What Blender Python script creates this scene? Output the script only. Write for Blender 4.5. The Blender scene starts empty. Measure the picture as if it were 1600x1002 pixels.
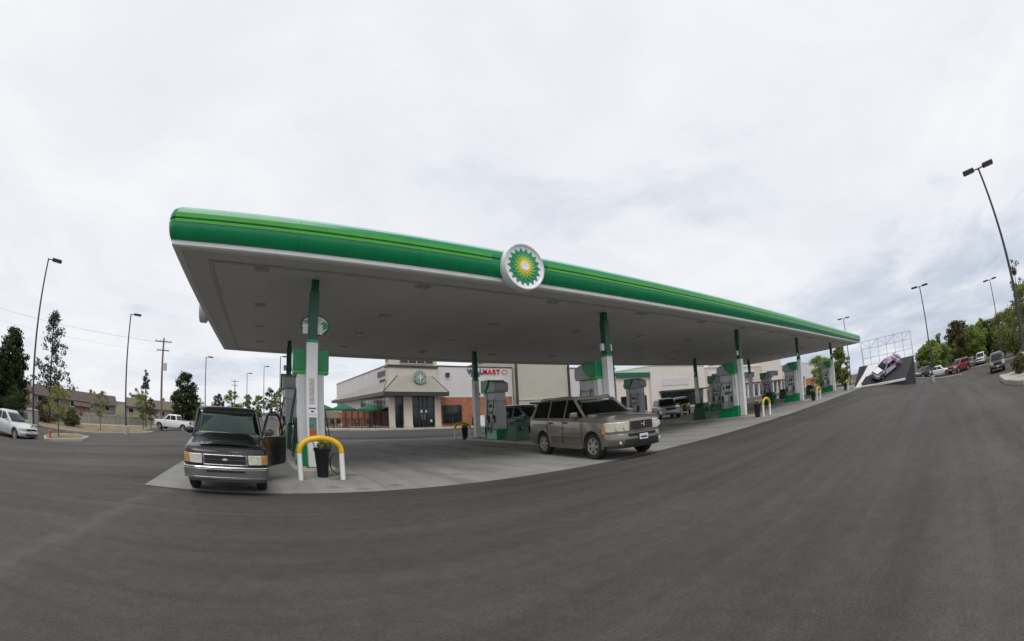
import bpy, bmesh, math, random
import numpy as np
from mathutils import Vector, Matrix, noise as mnoise
R_ = math.radians
random.seed(7)
scene = bpy.context.scene

# ------------------------------------------------------------------ camera (a 15 mm full-frame fisheye, hand-held)
cam_d = bpy.data.cameras.new('camera')
cam_d.type = 'PANO'
cam_d.panorama_type = 'FISHEYE_EQUISOLID'
cam_d.sensor_fit = 'HORIZONTAL'
cam_d.sensor_width = 36.0
cam_d.sensor_height = 36.0 * 641 / 1024
cam_d.fisheye_lens = 15.358
cam_d.fisheye_fov = R_(220)
cam_d.clip_start = 0.05
cam_d.clip_end = 3000
cam = bpy.data.objects.new('camera', cam_d)
scene.collection.objects.link(cam)
rot = Matrix(((0.838975, -0.074471, -0.539051), (-0.54213, -0.200085, -0.816126), (-0.047078, 0.976944, -0.208239)))
cam.matrix_world = Matrix.Translation((0, 0, 1.512)) @ rot.to_4x4()
scene.camera = cam

# ------------------------------------------------------------------ sky, sun, exposure
SUN_EL, SUN_AZ = 60, 205           # behind the cloud, over the photographer's left shoulder
w = bpy.data.worlds.new('World')
scene.world = w
w.use_nodes = True
nt = w.node_tree
nt.nodes.clear()
def N(t, loc=(0, 0), **kw):
    n = nt.nodes.new(t)
    for k, v in kw.items(): setattr(n, k, v)
    return n
out = N('ShaderNodeOutputWorld'); bg = N('ShaderNodeBackground')
sky = N('ShaderNodeTexSky', sky_type='NISHITA', sun_disc=False)
sky.sun_elevation = R_(SUN_EL); sky.sun_rotation = R_(SUN_AZ)
tc = N('ShaderNodeTexCoord')
sep = N('ShaderNodeSeparateXYZ'); nt.links.new(tc.outputs['Generated'], sep.inputs[0])
def M2(op, a, b=None, c=None):
    m = N('ShaderNodeMath', operation=op)
    for i, v in enumerate((a, b, c)):
        if v is None: continue
        if isinstance(v, (int, float)): m.inputs[i].default_value = v
        else: nt.links.new(v, m.inputs[i])
    return m.outputs[0]
zc = M2('MAXIMUM', sep.outputs[2], 0.0)
den = M2('ADD', zc, 0.16)
cx_ = M2('DIVIDE', sep.outputs[0], den); cy_ = M2('DIVIDE', sep.outputs[1], den)
comb = N('ShaderNodeCombineXYZ'); nt.links.new(cx_, comb.inputs[0]); nt.links.new(cy_, comb.inputs[1])
def NOI(scale, detail, rough, dist=0.0, off=(0, 0, 0)):
    mp = N('ShaderNodeMapping'); mp.inputs['Location'].default_value = off
    nt.links.new(comb.outputs[0], mp.inputs[0])
    n = N('ShaderNodeTexNoise'); n.inputs['Scale'].default_value = scale; n.inputs['Detail'].default_value = detail
    n.inputs['Roughness'].default_value = rough; n.inputs['Distortion'].default_value = dist
    nt.links.new(mp.outputs[0], n.inputs[0]); return n.outputs['Fac']
n1 = NOI(0.55, 6, 0.55, 0.3, (3.1, 1.7, 0)); n2 = NOI(1.7, 7, 0.6, 0.4, (7.3, 2.2, 0))
dens = M2('ADD', M2('MULTIPLY', n1, 0.65), M2('MULTIPLY', n2, 0.35))
# the deck is thicker (bluer grey) towards +X, thinner overhead and behind the forecourt
tx = M2('MULTIPLY', sep.outputs[0], 0.03)
lowz = M2('SUBTRACT', 1.0, M2('MINIMUM', M2('MULTIPLY', zc, 2.7), 1.0))
lowx = M2('MULTIPLY', M2('MULTIPLY', lowz, M2('MAXIMUM', sep.outputs[0], 0.0)), 0.17)
dens = M2('ADD', M2('ADD', dens, tx), lowx)
dens = M2('ADD', dens, M2('MULTIPLY', lowz, 0.05))
ramp = N('ShaderNodeValToRGB'); nt.links.new(dens, ramp.inputs[0])
cr = ramp.color_ramp
cr.elements[0].position = 0.45; cr.elements[0].color = (0.875, 0.885, 0.92, 1)
cr.elements[1].position = 0.85; cr.elements[1].color = (0.44, 0.50, 0.61, 1)
e = cr.elements.new(0.58); e.color = (0.84, 0.855, 0.905, 1)
e = cr.elements.new(0.69); e.color = (0.64, 0.69, 0.78, 1)
skys = N('ShaderNodeMixRGB', blend_type='MULTIPLY'); skys.inputs[0].default_value = 1
nt.links.new(sky.outputs[0], skys.inputs[1]); skys.inputs[2].default_value = (1, 1, 1, 1)
n3 = NOI(1.15, 8, 0.62, 0.5, (1.3, 9.2, 0))
mot = N('ShaderNodeValToRGB'); nt.links.new(n3, mot.inputs[0]); mot.color_ramp.elements[0].position = 0.36; mot.color_ramp.elements[1].position = 0.60
mot.color_ramp.elements[0].color = (1.045, 1.04, 1.035, 1); mot.color_ramp.elements[1].color = (0.95, 0.96, 0.975, 1)
rm = N('ShaderNodeMixRGB', blend_type='MULTIPLY'); rm.inputs[0].default_value = 1
nt.links.new(ramp.outputs[0], rm.inputs[1]); nt.links.new(mot.outputs[0], rm.inputs[2])
cl = N('ShaderNodeMixRGB', blend_type='MULTIPLY'); cl.inputs[0].default_value = 1
nt.links.new(rm.outputs[0], cl.inputs[1]); cl.inputs[2].default_value = (10.35, 10.35, 10.3, 1)   # cloud radiance, in the sky's units
mixs = N('ShaderNodeMixRGB'); mixs.inputs[0].default_value = 0.97
nt.links.new(skys.outputs[0], mixs.inputs[1]); nt.links.new(cl.outputs[0], mixs.inputs[2])
nt.links.new(mixs.outputs[0], bg.inputs[0]); bg.inputs[1].default_value = 0.1
nt.links.new(bg.outputs[0], out.inputs[0])

sun_d = bpy.data.lights.new('sun', 'SUN')
sun_d.energy = 1.5; sun_d.angle = R_(32); sun_d.color = (1, 0.96, 0.9)
sun = bpy.data.objects.new('sun', sun_d); scene.collection.objects.link(sun)
az, el = R_(SUN_AZ), R_(SUN_EL)
sd = Vector((math.sin(az) * math.cos(el), math.cos(az) * math.cos(el), math.sin(el)))
sun.rotation_euler = sd.to_track_quat('Z', 'Y').to_euler()
sun.location = sd * 60
vs = scene.view_settings
vs.view_transform = 'Standard'; vs.look = 'None'; vs.exposure = 0.0; vs.gamma = 1.0; vs.use_curve_mapping = False
scene.cycles.max_bounces = 6; scene.cycles.transparent_max_bounces = 12

# ------------------------------------------------------------------ materials
def mat(name, col, rough=0.6, metal=0.0, var=0.12, vscale=3.0, bump=0.0, bscale=60.0, coat=0.0, alpha=1.0, spec=0.5, stretch=None, trans=0.0, dirt=None):
    m = bpy.data.materials.new(name); m.use_nodes = True
    t = m.node_tree; b = t.nodes['Principled BSDF']
    b.inputs['Roughness'].default_value = rough; b.inputs['Metallic'].default_value = metal
    b.inputs['Specular IOR Level'].default_value = spec
    if coat: b.inputs['Coat Weight'].default_value = coat; b.inputs['Coat Roughness'].default_value = 0.05
    b.inputs['Alpha'].default_value = alpha
    b.inputs['Transmission Weight'].default_value = trans
    tc = t.nodes.new('ShaderNodeTexCoord'); mp = t.nodes.new('ShaderNodeMapping')
    t.links.new(tc.outputs['Object'], mp.inputs[0])
    if stretch: mp.inputs['Scale'].default_value = stretch
    n = t.nodes.new('ShaderNodeTexNoise'); n.inputs['Scale'].default_value = vscale; n.inputs['Detail'].default_value = 5
    t.links.new(mp.outputs[0], n.inputs[0])
    r = t.nodes.new('ShaderNodeValToRGB')
    c = np.array(col[:3]); lo = tuple(c * (1 - var)) + (1,); hi = tuple(np.minimum(c * (1 + var), 1)) + (1,)
    if dirt is not None: lo = tuple(dirt) + (1,)
    r.color_ramp.elements[0].color = lo; r.color_ramp.elements[1].color = hi
    r.color_ramp.elements[0].position = 0.32; r.color_ramp.elements[1].position = 0.68
    t.links.new(n.outputs['Fac'], r.inputs[0]); t.links.new(r.outputs[0], b.inputs['Base Color'])
    if bump:
        n2 = t.nodes.new('ShaderNodeTexNoise'); n2.inputs['Scale'].default_value = bscale; n2.inputs['Detail'].default_value = 3
        t.links.new(tc.outputs['Object'], n2.inputs[0])
        bp = t.nodes.new('ShaderNodeBump'); bp.inputs['Strength'].default_value = bump; bp.inputs['Distance'].default_value = 0.02
        t.links.new(n2.outputs['Fac'], bp.inputs['Height']); t.links.new(bp.outputs[0], b.inputs['Normal'])
    return m

def asphalt_mat():
    m = bpy.data.materials.new('asphalt'); m.use_nodes = True
    t = m.node_tree; b = t.nodes['Principled BSDF']; b.inputs['Specular IOR Level'].default_value = 0.18
    tc = t.nodes.new('ShaderNodeTexCoord')
    def noise(scale, det, stretch=(1, 1, 1), rz=0.0, rough=0.6, dist=0.0):
        mp = t.nodes.new('ShaderNodeMapping'); mp.inputs['Scale'].default_value = stretch; mp.inputs['Rotation'].default_value = (0, 0, rz)
        t.links.new(tc.outputs['Object'], mp.inputs[0])
        n = t.nodes.new('ShaderNodeTexNoise'); n.inputs['Scale'].default_value = scale; n.inputs['Detail'].default_value = det
        n.inputs['Roughness'].default_value = rough; n.inputs['Distortion'].default_value = dist
        t.links.new(mp.outputs[0], n.inputs[0]); return n.outputs['Fac']
    def rampn(f, p0, c0, p1, c1):
        r = t.nodes.new('ShaderNodeValToRGB'); r.color_ramp.elements[0].position = p0; r.color_ramp.elements[1].position = p1
        r.color_ramp.elements[0].color = (*c0, 1); r.color_ramp.elements[1].color = (*c1, 1); t.links.new(f, r.inputs[0]); return r.outputs[0]
    def mul(a, bb, fac=1.0, bt='MULTIPLY'):
        x = t.nodes.new('ShaderNodeMixRGB'); x.blend_type = bt; x.inputs[0].default_value = fac
        t.links.new(a, x.inputs[1]); t.links.new(bb, x.inputs[2]); return x.outputs[0]
    base = rampn(noise(0.22, 6, rough=0.65), 0.3, (0.060, 0.0555, 0.052), 0.7, (0.085, 0.0785, 0.073))
    # tyre tracks and paver passes run along the forecourt (X) and towards the lane on the right
    tr1 = rampn(noise(0.55, 6, (0.07, 1.0, 1), 0.06, 0.7, 0.3), 0.36, (0.84, 0.84, 0.84), 0.66, (1.14, 1.13, 1.12))
    tr2 = rampn(noise(1.6, 4, (0.035, 1.0, 1), -0.10), 0.38, (0.90, 0.90, 0.90), 0.64, (1.09, 1.09, 1.09))
    tr3 = rampn(noise(0.8, 4, (0.06, 1.0, 1), 0.75, dist=0.4), 0.42, (0.91, 0.91, 0.91), 0.70, (1.10, 1.10, 1.10))
    agg = rampn(noise(38, 4, rough=0.75), 0.3, (0.70, 0.70, 0.70), 0.72, (1.34, 1.33, 1.30))
    fine = rampn(noise(5, 7, rough=0.7), 0.3, (0.84, 0.84, 0.84), 0.7, (1.16, 1.15, 1.14))
    c = mul(mul(mul(mul(mul(base, tr1), tr2), tr3), agg), fine)
    # scattered pale grit
    vo = t.nodes.new('ShaderNodeTexVoronoi'); vo.inputs['Scale'].default_value = 1.1; t.links.new(tc.outputs['Object'], vo.inputs[0])
    g = rampn(vo.outputs['Distance'], 0.012, (1, 1, 1), 0.035, (0, 0, 0))
    mx = t.nodes.new('ShaderNodeMixRGB'); t.links.new(g, mx.inputs[0]); t.links.new(c, mx.inputs[1]); mx.inputs[2].default_value = (0.19, 0.18, 0.17, 1)
    # oil drips
    vo2 = t.nodes.new('ShaderNodeTexVoronoi'); vo2.inputs['Scale'].default_value = 0.55; t.links.new(tc.outputs['Object'], vo2.inputs[0])
    g2 = rampn(vo2.outputs['Distance'], 0.03, (0.55, 0.55, 0.55), 0.10, (0, 0, 0))
    mx2 = t.nodes.new('ShaderNodeMixRGB'); t.links.new(g2, mx2.inputs[0]); t.links.new(mx.outputs[0], mx2.inputs[1]); mx2.inputs[2].default_value = (0.05, 0.046, 0.044, 1)
    # pale worn seam that runs past the slab's left corner towards the photographer's left
    def mth(op, a, bb=None):
        x = t.nodes.new('ShaderNodeMath'); x.operation = op
        for i, v in enumerate((a, bb)):
            if v is None: continue
            if isinstance(v, (int, float)): x.inputs[i].default_value = v
            else: t.links.new(v, x.inputs[i])
        return x.outputs[0]
    sx = t.nodes.new('ShaderNodeSeparateXYZ'); t.links.new(tc.outputs['Object'], sx.inputs[0])
    dline = mth('ADD', mth('SUBTRACT', sx.outputs[0], mth('MULTIPLY', sx.outputs[1], 0.14)), 3.26)
    dline = mth('ABSOLUTE', mth('ADD', dline, mth('MULTIPLY', mth('SUBTRACT', noise(0.9, 5), 0.5), 0.7)))
    seam = rampn(dline, 0.03, (0.38, 0.38, 0.38), 0.30, (0, 0, 0)); seam = mul(seam, rampn(noise(2.2, 6), 0.35, (0, 0, 0), 0.65, (1, 1, 1)))
    mx3 = t.nodes.new('ShaderNodeMixRGB'); t.links.new(seam, mx3.inputs[0]); t.links.new(mx2.outputs[0], mx3.inputs[1]); mx3.inputs[2].default_value = (0.15, 0.138, 0.128, 1)
    wob = mth('MULTIPLY', mth('SUBTRACT', noise(0.5, 4), 0.5), 0.35)
    lane = mth('ABSOLUTE', mth('SUBTRACT', mth('FRACT', mth('MULTIPLY', mth('ADD', sx.outputs[1], wob), 0.26)), 0.5))
    joint = mul(rampn(lane, 0.0, (0.45, 0.45, 0.45), 0.012, (0, 0, 0)), rampn(noise(0.35, 3), 0.42, (0, 0, 0), 0.6, (1, 1, 1)))
    vc = t.nodes.new('ShaderNodeTexVoronoi'); vc.feature = 'DISTANCE_TO_EDGE'; vc.inputs['Scale'].default_value = 0.16
    wv_ = t.nodes.new('ShaderNodeMixRGB'); wv_.blend_type = 'ADD'; wv_.inputs[0].default_value = 0.9; nz = t.nodes.new('ShaderNodeTexNoise'); nz.inputs['Scale'].default_value = 0.8; nz.inputs['Detail'].default_value = 6
    t.links.new(tc.outputs['Object'], nz.inputs[0]); t.links.new(tc.outputs['Object'], wv_.inputs[1]); t.links.new(nz.outputs['Color'], wv_.inputs[2]); t.links.new(wv_.outputs[0], vc.inputs[0])
    crack = mul(rampn(vc.outputs['Distance'], 0.0, (0.6, 0.6, 0.6), 0.0035, (0, 0, 0)), rampn(noise(0.12, 3), 0.50, (0, 0, 0), 0.62, (1, 1, 1)))
    dk = mul(joint, crack, 1.0, 'ADD')
    mx4 = t.nodes.new('ShaderNodeMixRGB'); t.links.new(dk, mx4.inputs[0]); t.links.new(mx3.outputs[0], mx4.inputs[1]); mx4.inputs[2].default_value = (0.045, 0.041, 0.038, 1)
    t.links.new(mx4.outputs[0], b.inputs['Base Color'])
    rr = rampn(noise(0.5, 4, (0.05, 1, 1), 0.06), 0.3, (0.62, 0.62, 0.62), 0.7, (0.8, 0.8, 0.8)); t.links.new(rr, b.inputs['Roughness'])
    bp = t.nodes.new('ShaderNodeBump'); bp.inputs['Strength'].default_value = 0.5; bp.inputs['Distance'].default_value = 0.006
    t.links.new(noise(120, 2), bp.inputs['Height']); t.links.new(bp.outputs[0], b.inputs['Normal'])
    return m

def concrete_mat(name, c0, c1, stains=False):
    m = bpy.data.materials.new(name); m.use_nodes = True
    t = m.node_tree; b = t.nodes['Principled BSDF']; b.inputs['Roughness'].default_value = 0.8; b.inputs['Specular IOR Level'].default_value = 0.3
    tc = t.nodes.new('ShaderNodeTexCoord')
    n = t.nodes.new('ShaderNodeTexNoise'); n.inputs['Scale'].default_value = 0.5; n.inputs['Detail'].default_value = 7; n.inputs['Roughness'].default_value = 0.65
    t.links.new(tc.outputs['Object'], n.inputs[0])
    r = t.nodes.new('ShaderNodeValToRGB'); r.color_ramp.elements[0].position = 0.3; r.color_ramp.elements[1].position = 0.7
    r.color_ramp.elements[0].color = (*c0, 1); r.color_ramp.elements[1].color = (*c1, 1); t.links.new(n.outputs['Fac'], r.inputs[0])
    n2 = t.nodes.new('ShaderNodeTexNoise'); n2.inputs['Scale'].default_value = 40; n2.inputs['Detail'].default_value = 3; t.links.new(tc.outputs['Object'], n2.inputs[0])
    r2 = t.nodes.new('ShaderNodeValToRGB'); r2.color_ramp.elements[0].color = (0.86, 0.86, 0.86, 1); r2.color_ramp.elements[1].color = (1.1, 1.1, 1.1, 1)
    t.links.new(n2.outputs['Fac'], r2.inputs[0])
    mx = t.nodes.new('ShaderNodeMixRGB'); mx.blend_type = 'MULTIPLY'; mx.inputs[0].default_value = 1
    t.links.new(r.outputs[0], mx.inputs[1]); t.links.new(r2.outputs[0], mx.inputs[2])
    # oil and tyre marks
    v = t.nodes.new('ShaderNodeTexNoise'); v.inputs['Scale'].default_value = 1.3; v.inputs['Detail'].default_value = 4
    mp = t.nodes.new('ShaderNodeMapping'); mp.inputs['Scale'].default_value = (1, 0.25, 1); t.links.new(tc.outputs['Object'], mp.inputs[0]); t.links.new(mp.outputs[0], v.inputs[0])
    r3 = t.nodes.new('ShaderNodeValToRGB'); r3.color_ramp.elements[0].position = 0.3; r3.color_ramp.elements[1].position = 0.5
    r3.color_ramp.elements[0].color = (0.78, 0.77, 0.76, 1); r3.color_ramp.elements[1].color = (1, 1, 1, 1); t.links.new(v.outputs['Fac'], r3.inputs[0])
    mx2 = t.nodes.new('ShaderNodeMixRGB'); mx2.blend_type = 'MULTIPLY'; mx2.inputs[0].default_value = 1
    t.links.new(mx.outputs[0], mx2.inputs[1]); t.links.new(r3.outputs[0], mx2.inputs[2])
    last = mx2.outputs[0]
    if stains:
        # fuel and oil drips, and rubber laid down along the pump lanes (cars stop there, nose to the road)
        for sc_, r0, r1, st_, dk in ((0.9, 0.04, 0.22, 0.55, 0.05), (0.33, 0.05, 0.30, 0.40, 0.07), (3.1, 0.02, 0.10, 0.5, 0.06)):
            vv = t.nodes.new('ShaderNodeTexVoronoi'); vv.inputs['Scale'].default_value = sc_
            nz = t.nodes.new('ShaderNodeTexNoise'); nz.inputs['Scale'].default_value = 2.5; nz.inputs['Detail'].default_value = 5
            ad = t.nodes.new('ShaderNodeMixRGB'); ad.blend_type = 'ADD'; ad.inputs[0].default_value = 0.5
            t.links.new(tc.outputs['Object'], nz.inputs[0]); t.links.new(tc.outputs['Object'], ad.inputs[1]); t.links.new(nz.outputs['Color'], ad.inputs[2]); t.links.new(ad.outputs[0], vv.inputs[0])
            rq = t.nodes.new('ShaderNodeValToRGB'); rq.color_ramp.elements[0].position = r0; rq.color_ramp.elements[1].position = r1
            rq.color_ramp.elements[0].color = (st_, st_, st_, 1); rq.color_ramp.elements[1].color = (0, 0, 0, 1); t.links.new(vv.outputs['Distance'], rq.inputs[0])
            mq = t.nodes.new('ShaderNodeMixRGB'); t.links.new(rq.outputs[0], mq.inputs[0]); t.links.new(last, mq.inputs[1]); mq.inputs[2].default_value = (dk, dk * .95, dk * .9, 1); last = mq.outputs[0]
        mpx = t.nodes.new('ShaderNodeMapping'); mpx.inputs['Scale'].default_value = (1.6, 0.09, 1); t.links.new(tc.outputs['Object'], mpx.inputs[0])
        nx = t.nodes.new('ShaderNodeTexNoise'); nx.inputs['Scale'].default_value = 0.8; nx.inputs['Detail'].default_value = 5; t.links.new(mpx.outputs[0], nx.inputs[0])
        rx = t.nodes.new('ShaderNodeValToRGB'); rx.color_ramp.elements[0].position = 0.45; rx.color_ramp.elements[1].position = 0.68
        rx.color_ramp.elements[0].color = (1, 1, 1, 1); rx.color_ramp.elements[1].color = (0.80, 0.79, 0.78, 1); t.links.new(nx.outputs['Fac'], rx.inputs[0])
        ml = t.nodes.new('ShaderNodeMixRGB'); ml.blend_type = 'MULTIPLY'; ml.inputs[0].default_value = 1; t.links.new(last, ml.inputs[1]); t.links.new(rx.outputs[0], ml.inputs[2]); last = ml.outputs[0]
    t.links.new(last, b.inputs['Base Color'])
    bp = t.nodes.new('ShaderNodeBump'); bp.inputs['Strength'].default_value = 0.3; bp.inputs['Distance'].default_value = 0.004
    t.links.new(n2.outputs['Fac'], bp.inputs['Height']); t.links.new(bp.outputs[0], b.inputs['Normal'])
    return m

def leaf_mat(name, c0, c1):
    m = bpy.data.materials.new(name); m.use_nodes = True
    t = m.node_tree; b = t.nodes['Principled BSDF']; b.inputs['Roughness'].default_value = 0.7; b.inputs['Specular IOR Level'].default_value = 0.25
    tc = t.nodes.new('ShaderNodeTexCoord'); n = t.nodes.new('ShaderNodeTexNoise'); n.inputs['Scale'].default_value = 1.1; n.inputs['Detail'].default_value = 5
    t.links.new(tc.outputs['Object'], n.inputs[0])
    r = t.nodes.new('ShaderNodeValToRGB'); r.color_ramp.elements[0].position = 0.35; r.color_ramp.elements[1].position = 0.65
    r.color_ramp.elements[0].color = (*c0, 1); r.color_ramp.elements[1].color = (*c1, 1); t.links.new(n.outputs['Fac'], r.inputs[0])
    t.links.new(r.outputs[0], b.inputs['Base Color'])
    tr = t.nodes.new('ShaderNodeBsdfTranslucent'); t.links.new(r.outputs[0], tr.inputs[0])
    ms = t.nodes.new('ShaderNodeMixShader'); ms.inputs[0].default_value = 0.42
    o = t.nodes['Material Output']; t.links.new(b.outputs[0], ms.inputs[1]); t.links.new(tr.outputs[0], ms.inputs[2]); t.links.new(ms.outputs[0], o.inputs[0])
    return m

M = {}
M['asphalt'] = asphalt_mat()
M['concrete'] = concrete_mat('forecourt_concrete', (0.235, 0.235, 0.222), (0.325, 0.322, 0.305), stains=True)
M['kerb'] = concrete_mat('kerb_concrete', (0.36, 0.33, 0.29), (0.46, 0.43, 0.38))
M['wallc'] = concrete_mat('wall_concrete', (0.30, 0.285, 0.24), (0.40, 0.385, 0.33))
M['walk'] = concrete_mat('sidewalk', (0.34, 0.31, 0.26), (0.45, 0.41, 0.35))
M['grass'] = mat('grass', (0.10, 0.105, 0.045), 0.9, var=0.45, vscale=0.8, bump=0.6, bscale=25)
M['drygrass'] = mat('dry_grass', (0.20, 0.16, 0.085), 0.95, var=0.4, vscale=1.2, bump=0.6, bscale=25)
M['dark_grass'] = mat('hill_ground', (0.045, 0.06, 0.025), 0.95, var=0.4, vscale=0.1)
M['green'] = mat('sign_green', (0.003, 0.235, 0.085), 0.26, var=0.06, coat=0.2, spec=0.4)
M['dgreen'] = mat('dark_green', (0.004, 0.075, 0.034), 0.35, var=0.08, coat=0.3)
M['capgreen'] = mat('cap_green', (0.006, 0.10, 0.055), 0.4, var=0.1)
M['bingreen'] = mat('bin_green', (0.004, 0.085, 0.038), 0.45, var=0.15)
M['lime'] = mat('lime', (0.05, 0.38, 0.04), 0.35, var=0.06)
M['lgreen'] = mat('light_green', (0.03, 0.33, 0.14), 0.35, var=0.06)
M['yellowgreen'] = mat('petal_lime', (0.33, 0.52, 0.03), 0.35, var=0.05)
M['yellow'] = mat('petal_yellow', (0.85, 0.62, 0.03), 0.35, var=0.05)
M['white'] = mat('white_paint', (0.78, 0.79, 0.78), 0.42, var=0.05)
M['white_panel'] = mat('white_panel', (0.66, 0.68, 0.68), 0.45, var=0.06, vscale=1.5)
M['roof'] = mat('sky_sheen_roof', (0.26, 0.50, 0.40), 0.4, var=0.07)  # pale mint: grazing sky reflection on the top edge, put into the colour
M['soffit'] = mat('soffit', (0.62, 0.61, 0.585), 0.55, var=0.05, vscale=0.6, stretch=(1, 0.2, 1))
M['trim'] = mat('soffit_trim', (0.48, 0.47, 0.44), 0.5, var=0.06)
M['lampglass'] = mat('unlit_lens', (0.30, 0.30, 0.29), 0.2, var=0.05)
M['black'] = mat('black_plastic', (0.012, 0.012, 0.013), 0.5, var=0.2)
M['rubber'] = mat('rubber', (0.018, 0.018, 0.018), 0.75, var=0.2)
M['grey'] = mat('pump_grey', (0.42, 0.435, 0.435), 0.42, var=0.08, metal=0.1)
M['lgrey'] = mat('pump_light_grey', (0.58, 0.60, 0.60), 0.42, var=0.06)
M['dgrey'] = mat('dark_grey', (0.07, 0.07, 0.072), 0.5, var=0.15)
M['yellowp'] = mat('safety_yellow', (0.75, 0.46, 0.012), 0.45, var=0.12, vscale=8)
M['chrome'] = mat('chrome', (0.62, 0.62, 0.62), 0.12, metal=1.0, var=0.04)
M['darkchrome'] = mat('bumper_chrome', (0.50, 0.50, 0.505), 0.16, metal=1.0, var=0.08)  # toned-down chrome: the dark ground's reflection is put into the colour
M['steel'] = mat('galvanised', (0.50, 0.52, 0.54), 0.5, metal=0.5, var=0.12)
M['bronze'] = mat('bronze_paint', (0.035, 0.03, 0.035), 0.5, var=0.15)
M['poleblue'] = mat('painted_pole', (0.05, 0.045, 0.065), 0.5, var=0.15)
M['wood'] = mat('weathered_wood', (0.16, 0.13, 0.11), 0.85, var=0.3, stretch=(8, 8, 0.6))
M['glass'] = mat('dark_glass', (0.008, 0.014, 0.013), 0.06, var=0.25, vscale=2.0, spec=0.32)
def cabin_glass(name, tint):
    m = bpy.data.materials.new(name); m.use_nodes = True; t = m.node_tree; t.nodes.remove(t.nodes['Principled BSDF'])
    tr = t.nodes.new('ShaderNodeBsdfTransparent'); tr.inputs[0].default_value = (*tint, 1)
    gl = t.nodes.new('ShaderNodeBsdfGlossy'); gl.inputs[0].default_value = (.9, .95, .93, 1); gl.inputs['Roughness'].default_value = 0.015
    fr = t.nodes.new('ShaderNodeFresnel'); fr.inputs[0].default_value = 1.5; ms = t.nodes.new('ShaderNodeMixShader')
    t.links.new(fr.outputs[0], ms.inputs[0]); t.links.new(tr.outputs[0], ms.inputs[1]); t.links.new(gl.outputs[0], ms.inputs[2]); t.links.new(ms.outputs[0], t.nodes['Material Output'].inputs[0]); return m
M['cabglass'] = cabin_glass('clear_car_glass', (0.30, 0.40, 0.37)); M['tintglass'] = cabin_glass('tinted_car_glass', (0.10, 0.12, 0.115))
M['seat'] = mat('seat_cloth', (0.045, 0.045, 0.046), 0.9, var=0.2)
M['storeglass'] = mat('store_glass', (0.012, 0.016, 0.017), 0.08, var=0.4, vscale=1.5, spec=0.6)
M['lens'] = mat('headlight', (0.58, 0.565, 0.47), 0.12, var=0.10, vscale=14, coat=0.8)
M['amber'] = mat('amber_lens', (0.52, 0.24, 0.07), 0.2, var=0.12, vscale=14, coat=0.8)
M['redlens'] = mat('red_lens', (0.35, 0.012, 0.012), 0.2, var=0.1, coat=0.8)
M['plate'] = mat('number_plate', (0.62, 0.64, 0.68), 0.4, var=0.15, vscale=12)
M['p_black'] = mat('paint_black', (0.005, 0.006, 0.007), 0.32, var=0.1, coat=0.45, spec=0.35)
M['p_tan'] = mat('paint_tan', (0.165, 0.147, 0.121), 0.30, var=0.05, coat=1.0, metal=0.35)
M['p_tanlow'] = mat('paint_tan_cladding', (0.135, 0.12, 0.10), 0.42, var=0.07, coat=0.5, metal=0.25)
M['p_silver'] = mat('paint_silver', (0.52, 0.54, 0.56), 0.3, var=0.05, coat=1.0, metal=0.4)
M['p_white'] = mat('paint_white', (0.75, 0.76, 0.77), 0.3, var=0.03, coat=1.0)
M['p_blue'] = mat('paint_blue', (0.13, 0.17, 0.21), 0.3, var=0.08, coat=1.0, metal=0.3)
M['p_dark'] = mat('paint_charcoal', (0.025, 0.022, 0.025), 0.3, var=0.08, coat=1.0)
M['p_red'] = mat('paint_red', (0.20, 0.018, 0.028), 0.3, var=0.08, coat=1.0)
M['p_maroon'] = mat('paint_maroon', (0.035, 0.014, 0.022), 0.3, var=0.08, coat=1.0)
M['p_purple'] = mat('paint_purple', (0.42, 0.36, 0.46), 0.3, var=0.25, vscale=0.9, coat=1.0, dirt=(0.10, 0.03, 0.13))
M['p_greyblue'] = mat('paint_grey', (0.11, 0.12, 0.14), 0.3, var=0.08, coat=1.0)
M['rim'] = mat('alloy', (0.40, 0.39, 0.37), 0.35, metal=0.7, var=0.08)
M['stucco'] = mat('stucco_beige', (0.58, 0.53, 0.455), 0.85, var=0.05, vscale=0.7, bump=0.25, bscale=30)
M['stucco2'] = mat('stucco_pale', (0.62, 0.585, 0.585), 0.85, var=0.045, vscale=0.6, bump=0.25, bscale=30)
M['stucco3'] = mat('stucco_olive', (0.47, 0.455, 0.385), 0.85, var=0.05, vscale=0.6, bump=0.25, bscale=30)
M['skirt'] = mat('tan_roof_sheet', (0.30, 0.278, 0.24), 0.6, var=0.06, vscale=1.0)
M['cream'] = mat('stucco_cream', (0.68, 0.63, 0.575), 0.85, var=0.05, vscale=0.5, bump=0.25, bscale=30)
M['brownmetal'] = mat('brown_metal', (0.05, 0.04, 0.033), 0.45, var=0.15)
M['mortar'] = mat('mortar', (0.27, 0.17, 0.12), 0.9, var=0.15)
M['brick'] = mat('brick_orange', (0.36, 0.14, 0.072), 0.85, var=0.22, vscale=2.5)
M['umbrella'] = mat('umbrella_green', (0.006, 0.11, 0.05), 0.8, var=0.12)
M['roofbrown'] = mat('brown_shingle', (0.085, 0.062, 0.054), 0.9, var=0.25, vscale=1.5)
M['rooftan'] = mat('tan_shingle', (0.13, 0.105, 0.08), 0.9, var=0.25, vscale=1.5)
M['siding'] = mat('house_siding', (0.19, 0.175, 0.165), 0.8, var=0.08)
M['sidingtan'] = mat('tan_siding', (0.33, 0.285, 0.215), 0.8, var=0.08)
M['pink'] = mat('faded_red_siding', (0.28, 0.13, 0.13), 0.8, var=0.15)
M['bark'] = mat('bark', (0.09, 0.07, 0.055), 0.95, var=0.3, stretch=(5, 5, 0.8))
M['leaf_dark'] = leaf_mat('leaf_dark', (0.03, 0.048, 0.02), (0.065, 0.088, 0.032))
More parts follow.
